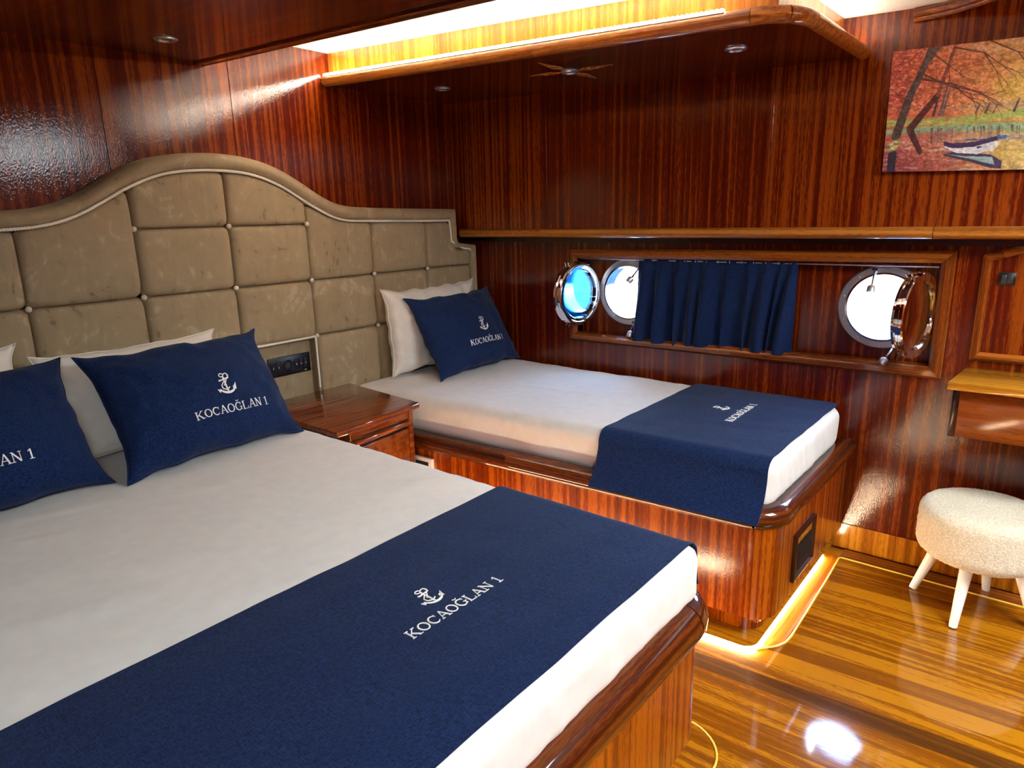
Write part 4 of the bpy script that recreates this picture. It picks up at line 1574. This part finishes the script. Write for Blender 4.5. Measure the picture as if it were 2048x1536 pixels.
# ================================================================== CURTAIN
cu = thing('curtain', (2.995, 1.26, 0.82), 'gathered navy curtain hanging across the middle of the long window', 'curtain')
nu, nv = 260, 34
YA, YB = 1.650, 0.895
V = []
rng = random.Random(5)
fold = [0.0]
pl_x = []
x = 0.0
widths = []
while x < 1:
    w_ = rng.uniform(0.06, 0.14)
    widths.append((x, min(1, x + w_), rng.uniform(0.5, 1.0)))
    x += w_


def fold_d(s):
    for a, b, m_ in widths:
        if a <= s <= b:
            return m_ * (0.5 - 0.5 * math.cos(2 * math.pi * (s - a) / (b - a)))
    return 0


zt, zbm = 1.224, 0.820
for layer in (0, 1):
    for i in range(nu):
        s = i / (nu - 1)
        for j in range(nv):
            q = j / (nv - 1)
            amp = 0.014 + 0.046 * min(1, q * 1.4)
            s2 = s + 0.012 * q * math.sin(s * 21 + 1.0)
            d = amp * fold_d(max(0, min(1, s2)))
            d += 0.006 * q * noise.noise(Vector((s * 7, q * 2, 1)))
            if q < 0.14:
                d = 0.012 * fold_d(s) + 0.004 * math.sin(s * 160) * 0.3
            yy = YA + (YB - YA) * s + 0.028 * q * s + 0.020 * q * math.sin(s * 41 + 0.8) + 0.010 * q * math.sin(s * 17)
            zz = zt + (zbm + 0.010 * s + 0.006 * noise.noise(Vector((s * 6, 0, 0))) - zt) * q + 0.006 * s * (1 - q)
            V.append((3.020 - d + (0.0018 if layer else 0), yy, zz))
m = nu * nv
F = grid_faces(nu, nv) + [q[::-1] for q in grid_faces(nu, nv, m)]
for i in range(nu - 1):
    for j in (0, nv - 1):
        F.append([i * nv + j, (i + 1) * nv + j, m + (i + 1) * nv + j, m + i * nv + j])
for j in range(nv - 1):
    for i in (0, nu - 1):
        F.append([i * nv + j, i * nv + j + 1, m + i * nv + j + 1, m + i * nv + j])
mk('cloth', V, F, M['navy_dark'], cu, sharp=70)
V, F = tube([(3.018, 0.385, 1.219), (3.018, 1.99, 1.216)], 0.0025, 8)
cw_ = mk('curtain_wire', V, F, M['steel_b'], cu)
for k in range(14):
    y = YA + (YB - YA) * (k + 0.5) / 14
    V, F = lathe([(0.003, -0.002), (0.006, -0.002), (0.006, 0.002), (0.003, 0.002)], (3.016, y, 1.218), (0, 1, 0), 12, closed=True)
    mk('ring', V, F, M['steel_b'], cw_)

# ================================================================== RIGHT SIDE: arched panel, switch, vanity
ap = thing('arched_panel', (XW, 0.0, 0.89), 'framed mahogany wall panel with arched top above the vanity', 'wall panel')
arch = [(-0.42, 0.885), (0.250, 0.885), (0.250, 1.268)]
for k in range(1, 12):
    s = k / 12
    arch.append((0.250 - 0.67 * s, 1.268 + 0.075 * math.sin(math.pi * s)))
arch.append((-0.42, 1.268))
moulding(arch, [(0, 0.0), (0, 0.012), (0.008, 0.020), (0.020, 0.020), (0.030, 0.010), (0.030, 0.0)], lambda u, v_, d: (XW - d, u, v_), (M['trim_y'], M['trim_z']), ap)
polyplate('field', offset_poly(arch, 0.022), [], lambda u, v_, d: (XW - 0.001 - d, u, v_), 0.003, M['wall'], ap)
sw = thing('light_switch', (XW - 0.004, 0.171, 1.186), 'black double light switch on the arched wall panel', 'light switch')
swp = box('plate', (XW - 0.012, XW - 0.003, 0.146, 0.196, 1.163, 1.208), M['black'], sw, bevel=0.002)
for y in (0.153, 0.1715):
    box('rocker', (XW - 0.0155, XW - 0.011, y, y + 0.017, 1.171, 1.200), plain('switch_grey', (44, 40, 40), 0.35), swp, bevel=0.001)

va = thing('vanity_shelf', (2.87, -0.1, 0.65), 'golden topped wall-hung vanity with reddish drawer box', 'vanity')
v, f = hexa([(2.712, -0.75, 0.826), (XW, -0.75, 0.826), (XW, 0.255, 0.826), (2.712, 0.278, 0.826), (2.712, -0.75, 0.853), (XW, -0.75, 0.853), (XW, 0.255, 0.853), (2.712, 0.278, 0.853)], 0.004, 2)
mk('top', v, f, M['golden'], va)
box('drawer_box', (2.752, XW, -0.73, 0.236, 0.652, 0.827), M['drawer'], va, bevel=0.002)
box('drawer_front', (2.744, 2.754, -0.45, 0.240, 0.656, 0.822), M['drawer'], va, bevel=0.002)
box('side_strip', (2.748, 2.80, 0.238, 0.262, 0.650, 0.826), M['dark_wood'], va, bevel=0.002)  # dark strip beside the drawer front

# ================================================================== STOOL
SX0, SY0 = 2.790, 0.121
st = thing('stool', (SX0, SY0, 0), 'round cream boucle stool with white tapered legs below the vanity', 'stool')
prof = []
R0 = 0.200
Z0, Z1 = 0.215, 0.404
n_ = 14
prof = [(0.0, Z0 + 0.004)]
for k in range(5):
    prof.append((0.14 * (k + 1) / 5, Z0 + 0.004))
for k in range(8):
    a = -math.pi / 2 + math.pi / 2 * k / 7
    prof.append((R0 - 0.045 + 0.045 * math.cos(a), Z0 + 0.045 + 0.045 * math.sin(a)))
for k in range(1, 6):
    prof.append((R0, Z0 + 0.045 + (Z1 - Z0 - 0.085) * k / 6))
for k in range(10):
    a = math.pi / 2 * k / 9
    prof.append((R0 - 0.040 + 0.040 * math.cos(a), Z1 - 0.040 + 0.040 * math.sin(a)))
for k in range(12):
    prof.append((0.155 * (1 - (k + 1) / 12), Z1 + 0.004 * (k + 1) / 12))
V, F = lathe(prof, (SX0, SY0, 0), (0, 0, 1), 150)
V2 = []
for p in V:
    d = Vector((p.x - SX0, p.y - SY0, (p.z - 0.31) * 0.8))
    b = 0.0032 * noise.noise(p * 95) + 0.0022 * noise.noise(p * 190)
    V2.append(p + (d.normalized() * b if d.length > 1e-6 else Vector()))
mk('seat', V2, F, M['boucle'], st, sharp=180)
for fx, fy in ((2.818, 0.312), (2.606, 0.153), (2.962, 0.088), (2.752, -0.072)):
    top = Vector((SX0 + (fx - SX0) * 0.62, SY0 + (fy - SY0) * 0.62, Z0 + 0.012))
    bot = Vector((fx, fy, 0.0))
    V, F = tube([bot + Vector((0, 0, 0.0005)), bot.lerp(top, 0.03), bot.lerp(top, 0.5), top], [0.0125, 0.0135, 0.0175, 0.0215], 20)
    lg = mk('leg', V, F, M['white_paint'], st)
    V, F = tube([bot, bot + Vector((0, 0, 0.004))], 0.0130, 16)
    mk('foot_pad', V, F, M['black'], lg)

# ================================================================== PICTURE
PW, PH_ = 0.62, 0.404
nx, ny = 372, 244
U_, V_ = np.meshgrid(np.linspace(0, 1, nx), np.linspace(1, 0, ny))       # v = 1 at the top row
rs = np.random.RandomState(11)


def vnoise(scale, oct_=4, seed=0, stretch=1.0):
    r_ = np.random.RandomState(seed)
    out = np.zeros((ny, nx))
    amp, tot = 1.0, 0.0
    for o_ in range(oct_):
        gx, gy = int(scale * stretch * 2 ** o_) + 2, int(scale * 2 ** o_) + 2
        g = r_.rand(gy, gx)
        x_, y_ = U_ * (gx - 1.001), (1 - V_) * (gy - 1.001)
        xi, yi = x_.astype(int), y_.astype(int)
        fx, fy = x_ - xi, y_ - yi
        fx, fy = fx * fx * (3 - 2 * fx), fy * fy * (3 - 2 * fy)
        out += amp * ((g[yi, xi] * (1 - fx) + g[yi, xi + 1] * fx) * (1 - fy) + (g[yi + 1, xi] * (1 - fx) + g[yi + 1, xi + 1] * fx) * fy)
        tot += amp
        amp *= 0.62
    return out / tot


def mix(img, col, mask):
    m_ = np.clip(mask, 0, 1)[..., None]
    return img * (1 - m_) + np.array(col, float)[None, None, :] * m_


hori = 0.40
img = np.zeros((ny, nx, 3))
fol = vnoise(7, 5, 1) + 0.25 * (vnoise(60, 2, 2) - 0.5)
xx = np.clip(U_ * 1.15 + 0.35 * (fol - 0.5), 0, 1)[..., None]
c_red, c_or, c_ye, c_pal = np.array([196, 78, 56.]), np.array([222, 122, 58.]), np.array([226, 178, 62.]), np.array([240, 214, 150.])
img = np.where(xx < 0.4, c_red + (c_or - c_red) * (xx / 0.4), np.where(xx < 0.75, c_or + (c_ye - c_or) * ((xx - 0.4) / 0.35), c_ye + (c_pal - c_ye) * ((xx - 0.75) / 0.25)))
img = img * (0.72 + 0.56 * vnoise(40, 3, 3))[..., None]
img = mix(img, (250, 236, 214), np.clip((V_ - 0.84) * 6, 0, 1) * np.clip((U_ - 0.22) * 3, 0, 1) * np.clip(vnoise(14, 4, 4) * 2.2 - 0.5, 0, 1))
img = mix(img, (232, 196, 50), np.clip(1 - ((U_ - 0.62) / 0.16) ** 2 - ((V_ - 0.64) / 0.12) ** 2, 0, 1) * 0.8)
img = mix(img, (176, 150, 120), np.clip(1 - np.abs(V_ - 0.50) / 0.06, 0, 1) * np.clip((U_ - 0.22) * 4, 0, 1) * 0.8)
bank = 0.415 - 0.02 * np.sin(U_ * 5) + 0.03 * U_
gm = np.clip(1 - np.abs(V_ - bank) / 0.045, 0, 1)
img = mix(img, (158, 190, 84), np.clip(gm * 1.8, 0, 1) * np.clip(0.35 + 0.9 * vnoise(26, 4, 6), 0, 1))
img = mix(img, (226, 214, 120), np.clip(gm * 2 - 0.6, 0, 1) * np.clip(vnoise(18, 4, 31) * 2.4 - 1.0, 0, 1) * 0.7)
lv = vnoise(90, 2, 33)
img = mix(img, (244, 176, 150), np.clip((lv - 0.60) * 5, 0, 0.7) * (V_ > 0.5))
img = mix(img, (120, 40, 34), np.clip((0.40 - lv) * 5, 0, 0.6) * (V_ > 0.5) * np.clip(1.1 - U_ * 1.4, 0, 1))
# water: reflection of the upper part
wat = V_ < (0.36 + 0.045 * U_)
refl = img[::-1][np.clip((np.arange(ny) * 0.86).astype(int) + 0, 0, ny - 1)]
refl = np.roll(refl, 0, axis=0)
top_row = ((1 - (2 * 0.38 - V_)) * (ny - 1)).clip(0, ny - 1).astype(int)
col_i = (U_ * (nx - 1)).astype(int)
refl = img[top_row, col_i] * 0.86 + np.array([12, 14, 22])
ripple = vnoise(46, 3, 8, 0.25)
refl = mix(refl, (118, 176, 160), np.clip(1 - np.abs(V_ - 0.34) / 0.04, 0, 1) * 0.7)
refl = mix(refl, (132, 30, 40), np.clip(0.20 - V_, 0, 1) * 4 * np.clip(0.6 - U_, 0, 1) * 1.6)
refl = mix(refl, (205, 196, 190), np.clip((ripple - 0.62) * 5, 0, 0.6))
img = np.where(wat[..., None], refl, img)


def seg(p, q, w0, w1, col, soft=0.0025, var=0.0):
    global img
    asp = PW / PH_
    px, py, qx, qy = p[0] * asp, p[1], q[0] * asp, q[1]
    dx, dy = qx - px, qy - py
    L2 = dx * dx + dy * dy
    t_ = np.clip(((U_ * asp - px) * dx + (V_ - py) * dy) / L2, 0, 1)
    d = np.hypot(U_ * asp - px - t_ * dx, V_ - py - t_ * dy)
    w_ = w0 + (w1 - w0) * t_
    m_ = np.clip((w_ - d) / soft + 0.5, 0, 1)
    sh_ = np.array(col)[None, None, :] * (1 + var * (vnoise(50, 2, 9) - 0.5)[..., None])
    img = img * (1 - m_[..., None]) + sh_ * m_[..., None]


# far trunks and their reflections
for u, h, w_, c_ in ((0.232, 0.26, 0.010, (86, 52, 56)), (0.262, 0.24, 0.011, (112, 84, 84)), (0.276, 0.22, 0.009, (120, 92, 90)), (0.43, 0.07, 0.007, (92, 66, 72)), (0.475, 0.075, 0.008, (80, 60, 72)), (0.51, 0.06, 0.005, (110, 84, 80)), (0.60, 0.09, 0.009, (88, 62, 66)), (0.70, 0.12, 0.008, (84, 56, 60)), (0.80, 0.14, 0.009, (84, 56, 60)), (0.90, 0.11, 0.008, (84, 56, 60))):
    seg((u, 0.455), (u + 0.012 + 0.05 * h, 0.455 + h), w_, w_ * 0.55, c_, soft=0.006, var=0.5)
    seg((u, 0.345), (u + 0.004, 0.345 - h * 0.45), w_ * 0.8, w_ * 0.5, [v_ * 1.15 for v_ in c_], soft=0.008, var=0.5)
for k in range(26):
    u = 0.16 + 0.5 * rng.random()
    seg((u, 0.345 - 0.01 * rng.random()), (u + 0.003, 0.30 - 0.07 * rng.random()), 0.0035, 0.002, (126, 96, 96), soft=0.005, var=0.4)
# leaning second trunk
seg((0.125, 0.36), (0.245, 0.62), 0.030, 0.022, (96, 42, 42), var=0.6)
seg((0.245, 0.62), (0.30, 0.98), 0.016, 0.012, (140, 74, 66), var=0.5)
seg((0.125, 0.34), (0.185, 0.16), 0.028, 0.020, (92, 42, 46), var=0.5)
# big trunk
seg((0.055, 0.30), (0.105, 0.62), 0.036, 0.030, (84, 66, 62), var=0.7)
seg((0.105, 0.62), (0.165, 0.86), 0.030, 0.026, (92, 74, 72), var=0.7)
seg((0.165, 0.86), (0.195, 1.02), 0.026, 0.026, (96, 80, 84), var=0.6)
seg((0.16, 0.84), (0.235, 1.02), 0.018, 0.016, (104, 88, 86), var=0.5)
seg((0.045, 0.15), (0.045, -0.02), 0.034, 0.032, (58, 44, 62), var=0.5)
seg((0.03, 0.20), (0.06, 0.24), 0.032, 0.032, (150, 150, 90), soft=0.02, var=1.2)


def branch(p, a, L, w, depth):
    if depth == 0 or L < 0.02:
        return
    q = (p[0] + L * math.cos(a) * PH_ / PW, p[1] + L * math.sin(a))
    seg(p, q, w, w * 0.6, (104, 62, 54) if depth > 1 else (130, 80, 60), soft=0.003)
    for _ in range(2):
        branch(q, a + rng.uniform(-0.7, 0.45), L * rng.uniform(0.6, 0.85), w * 0.62, depth - 1)


branch((0.145, 0.76), -0.25, 0.26, 0.010, 4)
branch((0.155, 0.80), -0.5, 0.24, 0.008, 4)
branch((0.20, 0.95), -0.7, 0.16, 0.006, 4)
branch((0.30, 0.98), -0.3, 0.22, 0.006, 4)
branch((0.46, 1.0), -0.5, 0.22, 0.006, 4)
branch((0.62, 1.0), -1.1, 0.24, 0.006, 4)
branch((0.80, 1.0), -1.6, 0.26, 0.006, 4)


def poly(pts, col, var=0.15):
    global img
    ins = np.zeros((ny, nx), bool)
    n = len(pts)
    j = n - 1
    for i in range(n):
        xi, yi = pts[i]
        xj, yj = pts[j]
        c = ((yi > V_) != (yj > V_)) & (U_ < (xj - xi) * (V_ - yi) / (yj - yi + 1e-12) + xi)
        ins ^= c
        j = i
    sh_ = np.array(col)[None, None, :] * (1 + var * (vnoise(40, 2, 5) - 0.5)[..., None])
    img = np.where(ins[..., None], sh_, img)


# rowing boat and its reflection
poly([(0.30, 0.135), (0.34, 0.155), (0.52, 0.125), (0.575, 0.07), (0.575, 0.01), (0.53, 0.015), (0.42, 0.075), (0.31, 0.12)], (70, 56, 82))
poly([(0.305, 0.14), (0.40, 0.115), (0.53, 0.105), (0.545, 0.04), (0.42, 0.098)], (150, 176, 176))
poly([(0.295, 0.238), (0.33, 0.205), (0.42, 0.195), (0.535, 0.250), (0.545, 0.225), (0.525, 0.165), (0.46, 0.130), (0.36, 0.145), (0.305, 0.190)], (214, 214, 218))
poly([(0.295, 0.243), (0.34, 0.222), (0.44, 0.228), (0.555, 0.275), (0.545, 0.235), (0.44, 0.188), (0.34, 0.182), (0.30, 0.205)], (64, 44, 92))
poly([(0.385, 0.240), (0.46, 0.240), (0.50, 0.250), (0.40, 0.252)], (84, 84, 130))
poly([(0.54, 0.268), (0.585, 0.275), (0.58, 0.245), (0.545, 0.240)], (70, 110, 170))
poly([(0.455, 0.175), (0.475, 0.178), (0.475, 0.192), (0.455, 0.19)], (60, 50, 70))
poly([(0.535, 0.235), (0.56, 0.22), (0.53, 0.145), (0.515, 0.15)], (226, 220, 200))
spk = vnoise(110, 2, 21) * 0.6 + vnoise(60, 2, 22) * 0.4
img = np.clip(img * (0.70 + 0.60 * spk)[..., None], 0, 255)
lin = np.where(img / 255 <= 0.04045, img / 255 / 12.92, ((img / 255 + 0.055) / 1.055) ** 2.4)

pc = thing('canvas_picture', (XU - 0.012, 0.27, 1.56), 'canvas print of an autumn lake with a white rowing boat', 'picture')
o0 = Vector((XU - 0.026, 0.583, 1.5675))          # lower left corner as seen from the room
rot = math.radians(2.0)
ey = Vector((0, -math.cos(rot), -math.sin(rot)))
ez = Vector((0, -math.sin(rot), math.cos(rot)))
ez = Vector((0, 0.012, 1)).normalized()
verts = [o0 + ey * PW * (i / (nx - 1)) + ez * PH_ * (1 - j / (ny - 1)) + Vector((-0.0006, 0, 0)) for j in range(ny) for i in range(nx)]
faces = [[j * nx + i, (j + 1) * nx + i, (j + 1) * nx + i + 1, j * nx + i + 1] for j in range(ny - 1) for i in range(nx - 1)]
po = mk('printed_face', verts, faces, M['print'], pc, smooth=False)
ca = po.data.color_attributes.new('print', 'FLOAT_COLOR', 'POINT')
buf = np.ones((ny * nx, 4), np.float32)
gl = lin.mean(axis=2, keepdims=True)
buf[:, :3] = ((lin * 0.84 + gl * 0.16) * 0.86).reshape(-1, 3)
ca.data.foreach_set('color', buf.ravel())
c8 = [o0, o0 + ey * PW, o0 + ey * PW + ez * PH_, o0 + ez * PH_]
v, f = hexa([c + Vector((0.0255, 0, 0)) for c in c8] + c8, 0.0)
mk('canvas_wrap', v, f, M['canvas'], pc, smooth=False)

# ================================================================== OUTSIDE
sea = mk('sea', [(3.4, -60, 0.2), (160, -60, 0.2), (160, 120, 0.2), (3.4, 120, 0.2)], [[0, 1, 2, 3]], M['sea'], smooth=False)
tag(sea, 'rippled blue sea outside the portholes', 'sea', kind='stuff')
bt = thing('motor_boat', (6.3, 2.0, 0.2), 'white boat moored outside seen through the portholes', 'boat')


def side_prism(name, poly_, x0, x1, inset, mat):
    n = len(poly_)
    V = [(x0 + inset * (1 if z < 0.5 else 0), y, z) for y, z in poly_] + [(x1, y, z) for y, z in poly_]
    F = [list(range(n)), [n + i for i in range(n)][::-1]] + [[i, (i + 1) % n, n + (i + 1) % n, n + i] for i in range(n)]
    return mk(name, V, F, mat, bt, smooth=False)


side_prism('hull', [(0.45, 0.1), (5.2, 0.1), (6.2, 0.66), (2.9, 0.67), (0.15, 0.9)], 5.3, 7.3, 0.25, M['boat'])
side_prism('cabin', [(0.25, 0.88), (2.95, 0.66), (2.40, 1.5), (0.6, 1.6)], 5.36, 7.2, 0.0, M['boat'])
side_prism('stripe', [(1.05, 0.80), (1.25, 0.80), (1.25, 0.86), (1.05, 0.86)], 5.285, 5.31, 0.0, M['teal'])

for o in bpy.data.objects:
    if '_loc' in o:
        del o['_loc']
